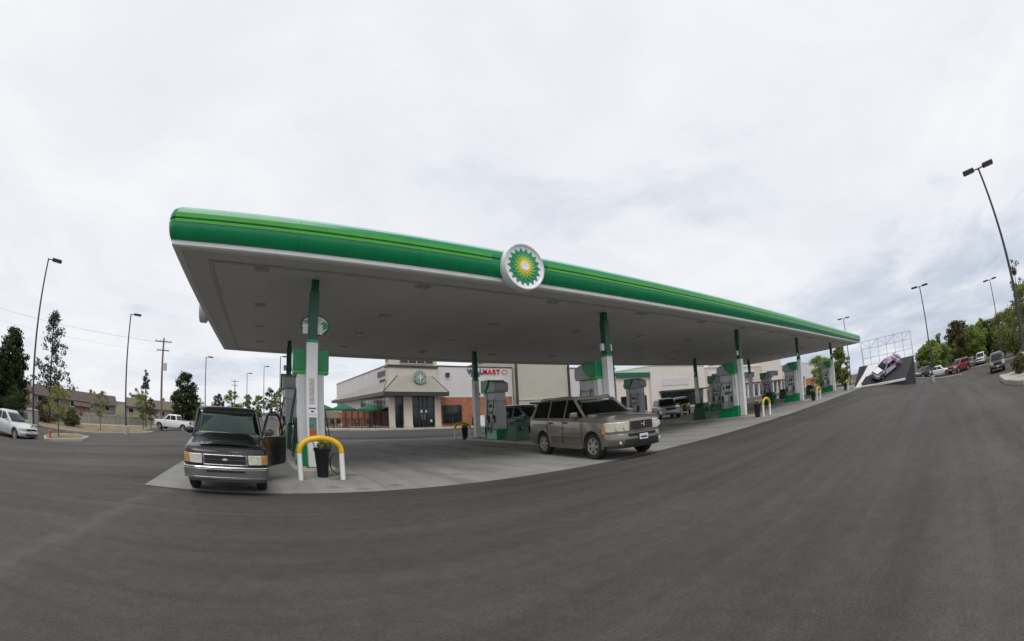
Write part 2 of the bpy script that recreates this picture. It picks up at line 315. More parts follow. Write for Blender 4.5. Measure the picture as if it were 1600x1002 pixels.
M['leaf_mid'] = leaf_mat('leaf_mid', (0.14, 0.205, 0.045), (0.26, 0.325, 0.08))
M['leaf_olive'] = leaf_mat('leaf_olive', (0.155, 0.185, 0.048), (0.27, 0.29, 0.09))
M['leaf_pale'] = leaf_mat('leaf_pale', (0.16, 0.21, 0.11), (0.28, 0.33, 0.17))
M['leaf_blue'] = leaf_mat('leaf_bluegreen', (0.06, 0.085, 0.075), (0.11, 0.14, 0.12))
M['leaf_red'] = leaf_mat('leaf_reddish', (0.05, 0.035, 0.025), (0.10, 0.06, 0.04))
M['leaf_brown'] = leaf_mat('leaf_brownish', (0.08, 0.08, 0.032), (0.14, 0.125, 0.052))
M['signblue'] = mat('letter_blue', (0.03, 0.05, 0.18), 0.4, var=0.05)
M['signred'] = mat('letter_red', (0.55, 0.02, 0.03), 0.4, var=0.05)
M['bluebox'] = mat('box_blue', (0.05, 0.075, 0.12), 0.5, var=0.1)
M['print'] = mat('poster_print', (0.50, 0.44, 0.42), 0.5, var=0.3, vscale=20)
M['posterred'] = mat('poster_red', (0.40, 0.09, 0.03), 0.5, var=0.3, vscale=18)
M['postergreen'] = mat('poster_green', (0.12, 0.20, 0.15), 0.5, var=0.5, vscale=14)
M['hubwhite'] = mat('emblem_white', (0.82, 0.83, 0.86), 0.35, var=0.02)
M['asphalt_dark'] = mat('ramp_black', (0.028, 0.028, 0.032), 0.7, var=0.2)
M['rampside'] = mat('ramp_side', (0.035, 0.033, 0.032), 0.7, var=0.2)
M['interior'] = mat('cabin_dark', (0.014, 0.014, 0.014), 0.9, var=0.2)

# ------------------------------------------------------------------ mesh builder
class MB:
    def __init__(s): s.v = []; s.f = []; s.m = []; s.mats = []
    def mi(s, m):
        m = M[m] if isinstance(m, str) else m
        if m not in s.mats: s.mats.append(m)
        return s.mats.index(m)
    def add(s, vs, fs, m):
        o = len(s.v); i = s.mi(m)
        s.v.extend([tuple(map(float, p)) for p in vs]); s.f.extend([tuple(o + k for k in f) for f in fs]); s.m.extend([i] * len(fs)); return s
    def box(s, c, d, m, rz=0.0, taper=1.0, tpy=None):
        x, y, z = d[0] / 2, d[1] / 2, d[2] / 2; ca, sa = math.cos(rz), math.sin(rz); vs = []
        tpy = taper if tpy is None else tpy
        for k in (-1, 1):
            tx, ty = (taper, tpy) if k > 0 else (1, 1)
            for (a, b) in ((-1, -1), (1, -1), (1, 1), (-1, 1)):
                px, py = a * x * tx, b * y * ty
                vs.append((c[0] + ca * px - sa * py, c[1] + sa * px + ca * py, c[2] + k * z))
        return s.add(vs, [(3, 2, 1, 0), (4, 5, 6, 7), (0, 1, 5, 4), (1, 2, 6, 5), (2, 3, 7, 6), (3, 0, 4, 7)], m)
    def b2(s, lo, hi, m): return s.box([(a + b) / 2 for a, b in zip(lo, hi)], [b - a for a, b in zip(lo, hi)], m)
    def tube(s, pts, r, m, n=8, cap=True):
        pts = [Vector(p) for p in pts]; rs = r if isinstance(r, (list, tuple)) else [r] * len(pts)
        vs, fs = [], []; up = None
        for i, p in enumerate(pts):
            d = (pts[min(i + 1, len(pts) - 1)] - pts[max(i - 1, 0)]).normalized()
            if up is None: up = Vector((0, 0, 1)) if abs(d.z) < 0.9 else Vector((1, 0, 0))
            a = d.cross(up).normalized(); b = a.cross(d).normalized(); up = b
            for k in range(n):
                t = 2 * math.pi * k / n; vs.append(p + (a * math.cos(t) + b * math.sin(t)) * rs[i])
        for i in range(len(pts) - 1):
            for k in range(n):
                k2 = (k + 1) % n; fs.append((i * n + k, i * n + k2, (i + 1) * n + k2, (i + 1) * n + k))
        if cap: fs.append(tuple(range(n))[::-1]); fs.append(tuple((len(pts) - 1) * n + k for k in range(n)))
        return s.add(vs, fs, m)
    def prism(s, poly, axis, a0, a1, m):
        # poly is a list of 2-D points; axis 'x','y' or 'z' is the extrusion direction
        def P(u, v, a): return {'x': (a, u, v), 'y': (u, a, v), 'z': (u, v, a)}[axis]
        n = len(poly); vs = [P(u, v, a0) for u, v in poly] + [P(u, v, a1) for u, v in poly]
        fs = [tuple(range(n))[::-1], tuple(range(n, 2 * n))] + [(k, (k + 1) % n, n + (k + 1) % n, n + k) for k in range(n)]
        return s.add(vs, fs, m)
    def loft(s, rings, m, cap=True, closed=True):
        n = len(rings[0]); vs = [p for r in rings for p in r]; fs = []
        for i in range(len(rings) - 1):
            for k in range(n if closed else n - 1):
                k2 = (k + 1) % n; fs.append((i * n + k, i * n + k2, (i + 1) * n + k2, (i + 1) * n + k))
        if cap: fs.append(tuple(range(n))[::-1]); fs.append(tuple((len(rings) - 1) * n + k for k in range(n)))
        return s.add(vs, fs, m)
    def lathe(s, prof, m, n=24, axis='z', c=(0, 0, 0), cap=True):
        vs, fs = [], []
        for r, h in prof:
            for k in range(n):
                t = 2 * math.pi * k / n; a, b = r * math.cos(t), r * math.sin(t)
                q = {'z': (a, b, h), 'y': (a, h, b), 'x': (h, a, b)}[axis]; vs.append((c[0] + q[0], c[1] + q[1], c[2] + q[2]))
        for i in range(len(prof) - 1):
            for k in range(n):
                k2 = (k + 1) % n; fs.append((i * n + k, i * n + k2, (i + 1) * n + k2, (i + 1) * n + k))
        if cap: fs.append(tuple(range(n))[::-1]); fs.append(tuple((len(prof) - 1) * n + k for k in range(n)))
        return s.add(vs, fs, m)
    def mesh(s, name, smooth=35):
        me = bpy.data.meshes.new(name); me.from_pydata(s.v, [], s.f)
        for mm in s.mats: me.materials.append(mm)
        me.polygons.foreach_set('material_index', s.m)
        bm = bmesh.new(); bm.from_mesh(me); bmesh.ops.recalc_face_normals(bm, faces=bm.faces); bm.to_mesh(me); bm.free()
        if smooth:
            me.polygons.foreach_set('use_smooth', [True] * len(me.polygons)); me.set_sharp_from_angle(angle=R_(smooth))
        me.update(); return me
    def build(s, name, parent=None, smooth=35, bevel=0.0, raw=False):
        me = s.mesh(name, smooth)
        return link(name, me, parent, bevel)

def link(name, me, parent=None, bevel=0.0):
    o = bpy.data.objects.new(name, me); scene.collection.objects.link(o)
    if parent is not None: o.parent = parent
    if bevel:
        b = o.modifiers.new('bevel', 'BEVEL'); b.width = bevel; b.segments = 2; b.limit_method = 'ANGLE'; b.angle_limit = R_(40)
    return o
def thing(name, label, cat, loc=(0, 0, 0), rz=0.0, group=None, sc=1.0):
    o = bpy.data.objects.new(name, None); scene.collection.objects.link(o)
    o.location = loc; o.rotation_euler = (0, 0, rz); o.scale = (sc, sc, sc); o.empty_display_size = 0.3
    return tag(o, label, cat, group)
def tag(o, label, cat, group=None):
    o['label'] = label; o['category'] = cat
    if group: o['group'] = group
    return o
def struct(o): o['kind'] = 'structure'; return o
def stuff(o): o['kind'] = 'stuff'; return o
CH = {}
def kids(o): return [c for c in scene.collection.objects if c.parent == o]
def dup(root, loc, rz, label, group=None, sc=None):
    def cp(o, parent):
        c = o.copy(); scene.collection.objects.link(c)
        if parent is not None: c.parent = parent
        for k in kids(o): cp(k, c)
        return c
    r = cp(root, None); r.location = loc; r.rotation_euler = (0, 0, rz); r['label'] = label
    if sc: r.scale = (sc, sc, sc)
    if group: r['group'] = group
    return r
def text_mesh(txt, size, depth, m, bold=0.0):
    cu = bpy.data.curves.new('lettering', 'FONT'); cu.body = txt; cu.size = size; cu.extrude = depth; cu.align_x = 'CENTER'; cu.align_y = 'CENTER'; cu.offset = bold
    t = bpy.data.objects.new('lettering_tmp', cu); scene.collection.objects.link(t)
    dg = bpy.context.evaluated_depsgraph_get(); dg.update()
    me = bpy.data.meshes.new_from_object(t.evaluated_get(dg)); bpy.data.objects.remove(t); me.materials.clear(); me.materials.append(M[m]); return me

# ------------------------------------------------------------------ terrain
def sm(a, b, v):
    t = min(max((v - a) / (b - a), 0), 1); return t * t * (3 - 2 * t)
def terr(x, y):
    d = 0.10 * min(max(-3 - x, 0), 14) + 0.03 * min(max(y - 30, 0), 15) * sm(-2, 8, -x)
    d += 0.08 * min(max(x - 20, 0), 15) * sm(-8, 2, -y)
    return -d
def drape(name, xs, ys, off, m, inside=None, kind='structure'):
    vs, fs = [], []; nx, ny = len(xs), len(ys)
    for y in ys:
        for x in xs: vs.append((x, y, terr(x, y) + off))
    for j in range(ny - 1):
        for i in range(nx - 1):
            if inside and not inside((xs[i] + xs[i + 1]) / 2, (ys[j] + ys[j + 1]) / 2): continue
            fs.append((j * nx + i, j * nx + i + 1, (j + 1) * nx + i + 1, (j + 1) * nx + i))
    o = MB().add(vs, fs, m).build(name, smooth=60); o['kind'] = kind; return o
def lin(a, b, n): return [a + (b - a) * i / n for i in range(n + 1)]
gx = [-900, -500, -250, -120] + lin(-70, 80, 100) + [110, 160, 260, 500, 900]
gy = [-900, -400, -150, -70] + lin(-40, 100, 94) + [130, 200, 350, 600, 1200]
drape('asphalt_ground', gx, gy, 0.0, 'asphalt')

# concrete forecourt slab
sl = MB(); sl.b2((-2.56, 8.28, -0.2), (62.5, 26.2, 0.005), 'concrete'); slab = struct(sl.build('concrete_slab'))
SX = [-2.56 + 65.06 * k / 13 for k in range(14)]; SY = [8.28 + 17.92 * k / 4 for k in range(5)]
for a, b in zip(SX[:-1], SX[1:]):
    for c_, d_ in zip(SY[:-1], SY[1:]):
        sl = MB(); g_ = .007; sl.b2((a + g_ if a > -2.5 else a, c_ + g_ if c_ > 8.3 else c_, -.1), (b - g_, d_ - g_, 0.014), 'concrete'); sl.build('slab_panel', slab, smooth=0)

def ribbon(name, pts, width, z0, h, m, kind='structure', off=0.0):
    # a kerb or strip that follows a line on the ground: pts are (x, y); has real height
    P = []
    for (a, b) in zip(pts[:-1], pts[1:]):
        n = max(1, int(math.dist(a, b) / 1.5))
        for i in range(n): P.append((a[0] + (b[0] - a[0]) * i / n, a[1] + (b[1] - a[1]) * i / n))
    P.append(pts[-1]); rings = []
    for i, p in enumerate(P):
        q0, q1 = P[max(i - 1, 0)], P[min(i + 1, len(P) - 1)]
        d = Vector((q1[0] - q0[0], q1[1] - q0[1], 0)).normalized(); n = Vector((-d.y, d.x, 0))
        ring = []
        for s_, hh in ((-.5, -.3), (-.5, h - .02), (-.42, h), (.42, h), (.5, h - .02), (.5, -.3)):
            x, y = p[0] + n.x * (s_ * width + off), p[1] + n.y * (s_ * width + off)
            ring.append((x, y, terr(x, y) + z0 + hh))
        rings.append(ring)
    o = MB().loft(rings, m).build(name, smooth=30); o['kind'] = kind; return o
def patch(name, poly, off, m, step=1.2, kind='structure', skirt=0.3):
    # flat-topped piece of ground with thickness, following the terrain
    bm = bmesh.new(); vs = [bm.verts.new((x, y, 0)) for x, y in poly]; bm.faces.new(vs)
    xs = [p[0] for p in poly]; ys = [p[1] for p in poly]
    for axis, lo, hi in ((0, min(xs), max(xs)), (1, min(ys), max(ys))):
        k = max(1, int((hi - lo) / step))
        for i in range(1, k):
            co = [0, 0, 0]; no = [0, 0, 0]; co[axis] = lo + (hi - lo) * i / k; no[axis] = 1
            bmesh.ops.bisect_plane(bm, geom=bm.verts[:] + bm.edges[:] + bm.faces[:], plane_co=co, plane_no=no)
    r = bmesh.ops.extrude_face_region(bm, geom=bm.faces[:])
    top = [g for g in r['geom'] if isinstance(g, bmesh.types.BMVert)]; ts = set(top)
    for v in bm.verts: v.co.z = terr(v.co.x, v.co.y) + (off if v in ts else off - skirt)
    bmesh.ops.recalc_face_normals(bm, faces=bm.faces)
    me = bpy.data.meshes.new(name); bm.to_mesh(me); bm.free(); me.materials.append(M[m])
    o = link(name, me); o['kind'] = kind; return o


# ================================================================== CANOPY
CX0, CX1, CY0, CY1, CZ = -2.48, 55.84, 9.833, 26.47, 5.06
COLX = [1.31, 11.76, 22.89, 34.12, 46.0]; COLF, COLB = 11.47, 21.89
canopy = thing('fuel_canopy', 'long flat fuel canopy with glossy green rounded fascia and flower emblem, covering the pumps', 'canopy', (0, 0, 0))
def rect_ring(off, z, n=1):
    x0, x1, y0, y1 = CX0 - off, CX1 + off, CY0 - off, CY1 + off
    return [(x0, y0, z), (x1, y0, z), (x1, y1, z), (x0, y1, z)]
def corner_ring(off, z, rad=0.0, n=5):
    x0, x1, y0, y1 = CX0 - off, CX1 + off, CY0 - off, CY1 + off; r = max(rad, 0.02); P = []
    for (cx, cy, a0) in ((x0 + r, y0 + r, 180), (x1 - r, y0 + r, 270), (x1 - r, y1 - r, 0), (x0 + r, y1 - r, 90)):
        for i in range(n + 1):
            a = R_(a0 + 90 * i / n); P.append((cx + r * math.cos(a), cy + r * math.sin(a), z))
    return P
sf = MB(); sf.add(rect_ring(-0.02, CZ), [(3, 2, 1, 0)], 'soffit'); sf.build('soffit', canopy)
st = MB()
for i in (0.75,):
    a, b = rect_ring(-i, CZ - .001), rect_ring(-i - .10, CZ - .001)
    st.loft([rect_ring(-i, CZ - .03), rect_ring(-i - .12, CZ - .03)], 'trim', cap=False); st.loft([rect_ring(-i, CZ + .01), rect_ring(-i, CZ - .03)], 'trim', cap=False); st.loft([rect_ring(-i - .12, CZ - .03), rect_ring(-i - .12, CZ + .01)], 'trim', cap=False)
st.build('soffit_trim', canopy)
tr = MB(); tr.loft([corner_ring(-.10, CZ + .02, .02), corner_ring(-.10, CZ - .03, .02), corner_ring(.09, CZ - .03, .04), corner_ring(.13, CZ, .06), corner_ring(.14, CZ + .10, .06), corner_ring(.05, CZ + .115, .05)], 'white', cap=False)
tr.build('trim_strip', canopy)
prof = [(.10, .10), (.17, .105), (.23, .19), (.275, .30), (.30, .40), (.31, .50), (.31, .545), (.27, .55), (.27, .60), (.31, .605), (.315, .68), (.30, .75), (.275, .81)]
fa = MB(); fa.loft([corner_ring(o, CZ + z, max(.05, .06 + o * .5)) for o, z in prof], 'green', cap=False); fa.build('fascia', canopy, smooth=40)
rf = MB(); rf.loft([corner_ring(o, CZ + z, .06 + max(o, 0) * .5) for o, z in ((.275, .812), (.21, .88), (.12, .935), (.02, .965), (-.10, .985), (-.25, 1.0))], 'roof'); rf.build('sky_sheen_roof', canopy)  # upper fascia curve and roof; the sky's sheen is in its pale colour
fj = MB()
for k in range(1, 19):
    x = CX0 + 58.32 * k / 19
    if abs(x - 6.68) < .9: continue
    P = [(CY0 - o - .0025, CZ + z) for o, z in prof] + [(CY0 - o + .01, CZ + z) for o, z in prof[::-1]]
    fj.prism(P, 'x', x - .006, x + .006, 'dgreen')
stuff(fj.build('fascia_joint', canopy, smooth=0))
LOGX, LOGR = 6.68, 0.68
lb = MB(); db = MB()
for xa, xb in ((CX0 - .12, LOGX - .95), (LOGX + .95, CX1 + .12)):
    for z0, z1, mm, dd in ((.485, .545, 'lime', .318), (.602, .70, 'lime', .318)):
        lb.b2((xa, CY0 - dd, CZ + z0), (xb, CY0 - .26, CZ + z1), mm)
    db.b2((xa, CY0 - .30, CZ + .546), (xb, CY0 - .25, CZ + .562), 'lime'); db.b2((xa, CY0 - .30, CZ + .586), (xb, CY0 - .25, CZ + .601), 'lime'); db.b2((xa, CY0 - .285, CZ + .5625), (xb, CY0 - .251, CZ + .5855), 'dgreen')
lb.build('light_bar', canopy); db.build('light_slot', canopy)
lbl = MB()
for z0, z1, mm, dd in ((.485, .545, 'lime', .318), (.602, .70, 'lime', .318)):
    lbl.b2((CX0 - dd, CY0 - .12, CZ + z0), (CX0 - .26, CY1 + .12, CZ + z1), mm)
lbl.build('light_bar', canopy)

def helios(parent, c, axis, R):
    # round drum sign with an eighteen-point sunflower emblem, built in relief
    T = Matrix.Translation(c) @ (Matrix.Identity(4) if axis == 'y' else Matrix.Rotation(R_(-90), 4, 'Z'))
    def put(mb, name, par):
        o = mb.build(name, par, smooth=30); o.data.transform(T) if par is parent else o.data.transform(T); return o
    d = MB(); d.lathe([(R * .80, .22), (R * .97, .22), (R, .18), (R, -.02), (R * .985, -.06), (R * .93, -.075), (R * .90, -.05), (R * .86, -.035), (0.0001, -.035)], 'hubwhite', n=48, axis='y'); disc = put(d, 'emblem_drum', parent)
    rim = MB(); rim.lathe([(R * .985, -.045), (R * .985, -.075), (R * .97, -.08), (R * .955, -.075), (R * .955, -.045)], 'lgrey', n=48, axis='y', cap=False); put(rim, 'emblem_rim', disc)
    def star(r0, r1, y, m, name, ph=0.0):
        s = MB(); P = []
        for k in range(36):
            a = math.pi * k / 18 + ph; r = r1 if k % 2 == 0 else r0; P.append((r * math.cos(a), r * math.sin(a)))
        s.prism(P, 'y', y, y - .012, m); put(s, name, disc)
    star(R * .64, R * .82, -.036, 'green', 'emblem_petals', R_(0)); star(R * .50, R * .65, -.049, 'lgreen', 'emblem_petals', R_(10))
    star(R * .37, R * .52, -.062, 'yellowgreen', 'emblem_petals', R_(0)); star(R * .25, R * .37, -.075, 'yellow', 'emblem_petals', R_(10))
    c0 = MB(); c0.lathe([(0.0001, -.09), (R * .19, -.10), (R * .20, -.088)], 'hubwhite', n=24, axis='y', cap=False); put(c0, 'emblem_centre', disc)
helios(canopy, Vector((LOGX, 9.40, 5.47)), 'y', LOGR)
helios(canopy, Vector((CX0 - .36, 17.9, 5.50)), 'x', .62)
# columns
col0 = []
for yi, Y in enumerate((COLF, COLB)):
    for i, X in enumerate(COLX):
        if not col0:
            c = MB(); c.box((0, 0, 1.75), (.30, .30, 3.22), 'white'); c.box((0, 0, .075), (.42, .42, .15), 'dgrey')
            g = MB(); g.box((0, 0, 4.05), (.255, .255, 1.38), 'capgreen'); g.box((0, 0, 3.395), (.315, .315, .07), 'lgreen')
            u = MB(); u.box((0, 0, 4.90), (.20, .20, .33), 'dgreen')
            a = c.build('column', canopy, bevel=.012); b = g.build('column_cap', a, bevel=.012); d = u.build('column_neck', a)
            f = [MB().box((s * .20, 0, 3.72), (.14, .10, .26), 'white').build('pump_number_flag', a) for s in (-1, 1)]
            a.location = (X, Y, 0); col0 = [a, b, d] + f
        else:
            a = col0[0].copy(); scene.collection.objects.link(a); a.location = (X, Y, 0)
            for k in col0[1:]:
                q = k.copy(); scene.collection.objects.link(q); q.parent = a
# recessed canopy luminaires (unlit)
lt = MB(); lt.box((0, 0, -.02), (.42, .42, .05), 'trim'); ll = MB(); ll.box((0, 0, -.052), (.32, .32, .014), 'lampglass')
l0 = None
for i in range(13):
    for Y in (10.82, 14.75, 18.65, 22.6):
        X = -0.25 + 4.55 * i
        if l0 is None:
            l0 = lt.build('canopy_light', canopy, bevel=.01); l1 = ll.build('light_lens', l0); l0.location = (X, Y, CZ)
        else:
            a = l0.copy(); scene.collection.objects.link(a); a.location = (X, Y, CZ); b = l1.copy(); scene.collection.objects.link(b); b.parent = a
# C1 details: the advert strip, notice and poster on the first column, and the round loyalty sign behind its cap
cs = thing('column_poster_set', 'narrow advert strip, notice and red poster on the white column nearest the black pickup', 'posters', (1.31, 11.315, 0))
pp = MB(); pp.b2((-.07, -.012, 1.78), (.05, 0, 2.42), 'print'); pp.build('advert_strip', cs)
pp = MB(); pp.b2((-.12, -.012, 1.50), (.12, 0, 1.72), 'hubwhite'); pp.b2((-.09, -.016, 1.645), (.09, -.011, 1.675), 'dgrey'); pp.b2((-.04, -.016, 1.56), (.04, -.011, 1.60), 'dgrey'); pp.build('notice', cs)
pp = MB(); pp.b2((-.11, -.012, .86), (.12, 0, 1.46), 'hubwhite'); pp.build('poster_frame', cs)
pp = MB(); pp.b2((-.095, -.018, 1.12), (.105, -.011, 1.43), 'postergreen'); pp.b2((-.095, -.018, .88), (.105, -.011, 1.119), 'posterred'); pp.build('poster', cs)
rs = thing('round_sign', 'round white and green sign fixed behind the green cap of the front left canopy column', 'sign', (1.39, 11.66, 3.87))
d = MB(); d.lathe([(0.0001, -.03), (.31, -.03), (.33, -.02), (.33, .02), (.31, .03), (0.0001, .03)], 'hubwhite', n=32, axis='y')
for v in range(len(d.v)): d.v[v] = (d.v[v][0] * 1.22, d.v[v][1], d.v[v][2] * .86)
d.build('sign_plate', rs)
d = MB(); d.lathe([(.30, -.032), (.335, -.032), (.345, 0), (.335, .032)], 'capgreen', n=32, axis='y', cap=False)
for v in range(len(d.v)): d.v[v] = (d.v[v][0] * 1.22, d.v[v][1] * 1.1, d.v[v][2] * .86)
d.build('sign_rim', rs)
d = MB()
for k, (xx, zz, ww) in enumerate(((-.26, .09, .15), (-.27, .02, .19), (-.26, -.05, .16))): d.box((xx, -.037, zz), (ww, .012, .035), 'lgreen')
d.lathe([(0.0001, -.045), (.10, -.045), (.10, -.03)], 'lgreen', n=20, axis='y', c=(.26, 0, 0), cap=False); stuff(d.build('sign_print', rs))
d = MB(); d.box((.30, -.03, -.33), (.16, .02, .07), 'posterred'); d.build('sign_tag', rs)

# ================================================================== PUMP ISLANDS AND DISPENSERS
ISL = ['first pump island, at the left end beside the black pickup', 'second pump island, just left of the tan SUV', 'third pump island, right of the tan SUV',
       'fourth pump island from the left, under the narrowing canopy', 'last pump island at the far right end of the canopy']
isl0 = None
for i, X in enumerate(COLX):
    if isl0 is None:
        m = MB(); rings = []
        def rr(off, z):
            P = []; hw, y0, y1, r = .58 + off, 10.85 - off, 22.6 + off, .5
            for cxx, cyy, a0 in ((hw - r, y1 - r, 0), (-hw + r, y1 - r, 90), (-hw + r, y0 + r, 180), (hw - r, y0 + r, 270)):
                for k in range(6): a = R_(a0 + 18 * k); P.append((cxx + r * math.cos(a), cyy + r * math.sin(a), z))
            return P
        m.loft([rr(0, -.1), rr(0, .10), rr(-.02, .125), rr(-.05, .13)], 'kerb'); isl0 = m.build('pump_island')
        isl0.location = (X, 0, 0)
        tag(isl0, 'low raised concrete ' + ISL[0], 'kerb island', 'pump islands under the canopy')
    else:
        o = isl0.copy(); scene.collection.objects.link(o); o.location = (X, 0, 0); o['label'] = 'low raised concrete ' + ISL[i]

def make_dispenser(label):
    t = thing('fuel_dispenser', label, 'fuel pump', (0, 0, .13), group='fuel dispensers on the pump islands')
    m = MB(); m.loft([[(x * xx, y0 + (y1 - y0) * yy, z) for x, yy in ((-1, 0), (1, 0), (1, 1), (-1, 1))] for z, xx, y0, y1 in ((0, .46, .46, 1.55), (.52, .34, .50, 1.36))], 'green'); m.build('base', t, bevel=.02)
    m = MB(); P = [(.18, 0), (1.0, 0), (.98, .10), (.86, .18), (.70, .32), (.60, .48), (.54, .60), (.18, .62)]; m.prism(P, 'x', -.38, .38, 'green'); m.build('column_skirt', t, bevel=.015)
    m = MB(); m.b2((-.37, .19, .621), (.37, .47, 2.44), 'white_panel'); m.build('end_panel', t, bevel=.02)
    m = MB(); m.b2((-.29, .48, .522), (.29, 1.34, 2.02), 'grey'); m.build('cabinet', t, bevel=.02)
    m = MB(); m.b2((-.33, .52, 2.021), (.33, 1.30, 2.44), 'lgrey'); m.build('head', t, bevel=.03)
    # topper: grey spreader with a green sail that swells towards the column
    m = MB(); P = [(.46, 2.45), (1.40, 2.45), (1.46, 2.62), (1.42, 2.92), (1.15, 3.02), (.96, 3.04), (.88, 2.86), (.72, 2.64)]; m.prism(P, 'x', -.43, .43, 'grey'); sp = m.build('spreader', t, bevel=.02)
    m = MB(); P = [(.16, 2.53), (.58, 2.53), (.72, 2.64), (.84, 2.82), (.95, 3.10), (.16, 3.10)]; m.prism(P, 'x', -.50, .50, 'green'); tp = m.build('topper', t, bevel=.015)
    m = MB(); m.b2((-.495, .165, 2.44), (.495, .56, 2.528), 'lime'); m.build('topper_stripe', tp)
    for s in (-1, 1):
        fx = s * .295
        m = MB(); m.box((fx, .92, 1.70), (.03, .70, .42), 'lgrey'); fp = m.build('display_panel', t, bevel=.01)
        m = MB(); m.box((s * .314, .80, 1.76), (.008, .30, .18), 'glass'); m.build('screen', fp)
        m = MB(); m.box((s * .3165, .80, 1.80), (.004, .22, .035), 'lgrey'); m.build('price_line', fp)
        m = MB(); m.box((s * .316, 1.10, 1.70), (.02, .10, .16), 'dgrey'); m.build('card_reader', fp)
        for k, c in enumerate(('lgreen', 'dgrey', 'yellow')): m = MB(); m.box((s * .316, .68 + .24 * k, 1.40), (.014, .16, .11), c); m.build('grade_button', fp)
        m = MB(); m.box((fx, .92, 1.12), (.026, .74, .36), 'white_panel'); m.build('notice_panel', t, bevel=.008)
        for k in range(2):
            y = .62 + .58 * k
            m = MB(); m.box((s * .325, y, 1.06), (.06, .14, .36), 'dgrey'); bt = m.build('nozzle_boot', t, bevel=.01)
            m = MB(); m.tube([(s * .35, y, .98), (s * .41, y, 1.10), (s * .40, y, 1.22), (s * .37, y, 1.27)], [.018, .035, .04, .03], 'black' if k else 'capgreen', 6); m.build('nozzle', bt)
            m = MB(); P = []
            for q in range(13):
                u = q / 12; P.append((s * (.34 + .24 * math.sin(math.pi * u)), y + .08 * math.sin(math.pi * 2 * u), (2.10 - 1.75 * math.sin(math.pi / 2 * u / .72)) if u < .72 else .35 + (u - .72) / .28 * .70))
            m.tube(P, .017, 'rubber', 6); m.build('hose', t)
    for s in (-1, 1): MB().box((s * .376, .33, 1.45), (.012, .18, .34), 'hubwhite').build('sticker_plate', t)
    return t
DL = []
for i, isn in enumerate(('first', 'second', 'third', 'fourth', 'last')):
    DL.append((i, 0, f'fuel pump with green topper beside the front column of the {isn} island from the left'))
    DL.append((i, 1, f'fuel pump beside the rear column of the {isn} island from the left'))
disp0 = None
for i, back, lab in DL:
    loc = (COLX[i], COLB - 1.35 if back else COLF, .13); rz = math.pi if back else 0
    if disp0 is None: disp0 = make_dispenser(lab); disp0.location = loc
    else: dup(disp0, loc, rz, lab)
# low green service units (bin and squeegee) standing between the pumps
def make_service(label):
    t = thing('service_unit', label, 'service unit', group='green service units between the pumps')
    m = MB(); m.loft([[(x * a, y * b, z) for x, y in ((-1, -1), (1, -1), (1, 1), (-1, 1))] for z, a, b in ((0, .40, .46), (.55, .36, .40), (.92, .31, .33))], 'bingreen'); m.build('body', t, bevel=.02)
    m = MB(); m.box((0, 0, .965), (.68, .70, .09), 'dgreen', taper=.9); m.build('lid', t, bevel=.02)
    for s in (-1, 1): m = MB(); m.box((s * .315, 0, .80), (.05, .36, .14), 'black'); m.build('bin_flap', t)
    m = MB(); m.box((0, -.43, .62), (.30, .20, .26), 'dgrey'); m.build('squeegee_bucket', t, bevel=.02)
    m = MB(); m.tube([(.05, -.43, .68), (.10, -.47, 1.12)], .012, 'black', 6); m.build('squeegee_handle', t); return t
sv0 = None
for i, nm in enumerate(('first', 'second', 'third', 'fourth', 'last')):
    for k, Y in enumerate((14.4, 17.75)):
        if (i, k) == (2, 1): continue
        lab = f'low green service unit at the {("front", "rear")[k]} of the middle gap on the {nm} island'
        if sv0 is None: sv0 = make_service(lab); sv0.location = (COLX[i], Y, .13)
        else: dup(sv0, (COLX[i], Y, .13), 0, lab)
# hoops, planters
def make_hoop(label):
    t = thing('hoop_bollard', label, 'bollard', group='hoop bollards at the island ends')
    W_, Hh, r = .50, 1.02, .062
    m = MB()
    m.tube([(-W_, 0, -.05), (-W_, 0, .62)], r, 'white', 12); m.build('post', t)
    m = MB(); m.tube([(W_, 0, -.05), (W_, 0, .62)], r, 'white', 12); m.build('post', t)
    m = MB(); P = [(-W_, 0, .62)] + [(-W_ * math.cos(a), 0, .62 + (Hh - .62 - r) * math.sin(a) ** .8) for a in [math.pi * k / 18 for k in range(1, 18)]] + [(W_, 0, .62)]
    m.tube(P, r + .004, 'yellowp', 12); m.build('arch', t, smooth=60); return t
hl = ['yellow-topped white hoop bollard at the near end of the first island, beside the black pickup', 'yellow-topped hoop bollard at the near end of the second island, behind the tan SUV front', 'yellow-topped hoop bollard at the near end of the third island',
      'yellow-topped hoop bollard at the near end of the fourth island', 'yellow-topped hoop bollard at the near end of the last island on the far right']
h0 = None
for i, X in enumerate(COLX):
    if h0 is None: h0 = make_hoop(hl[0]); h0.location = (X, 9.97, .014)
    else: dup(h0, (X, 9.97, .014), 0, hl[i])
dup(h0, (11.6, 23.45, .014), 0, 'small yellow-topped hoop bollard behind the rear column of the second island')
for i in (0, 2, 3): dup(h0, (COLX[i], 23.45, .014), 0, f'yellow-topped hoop bollard behind the rear column of the {("first", "", "third", "fourth")[i]} island')
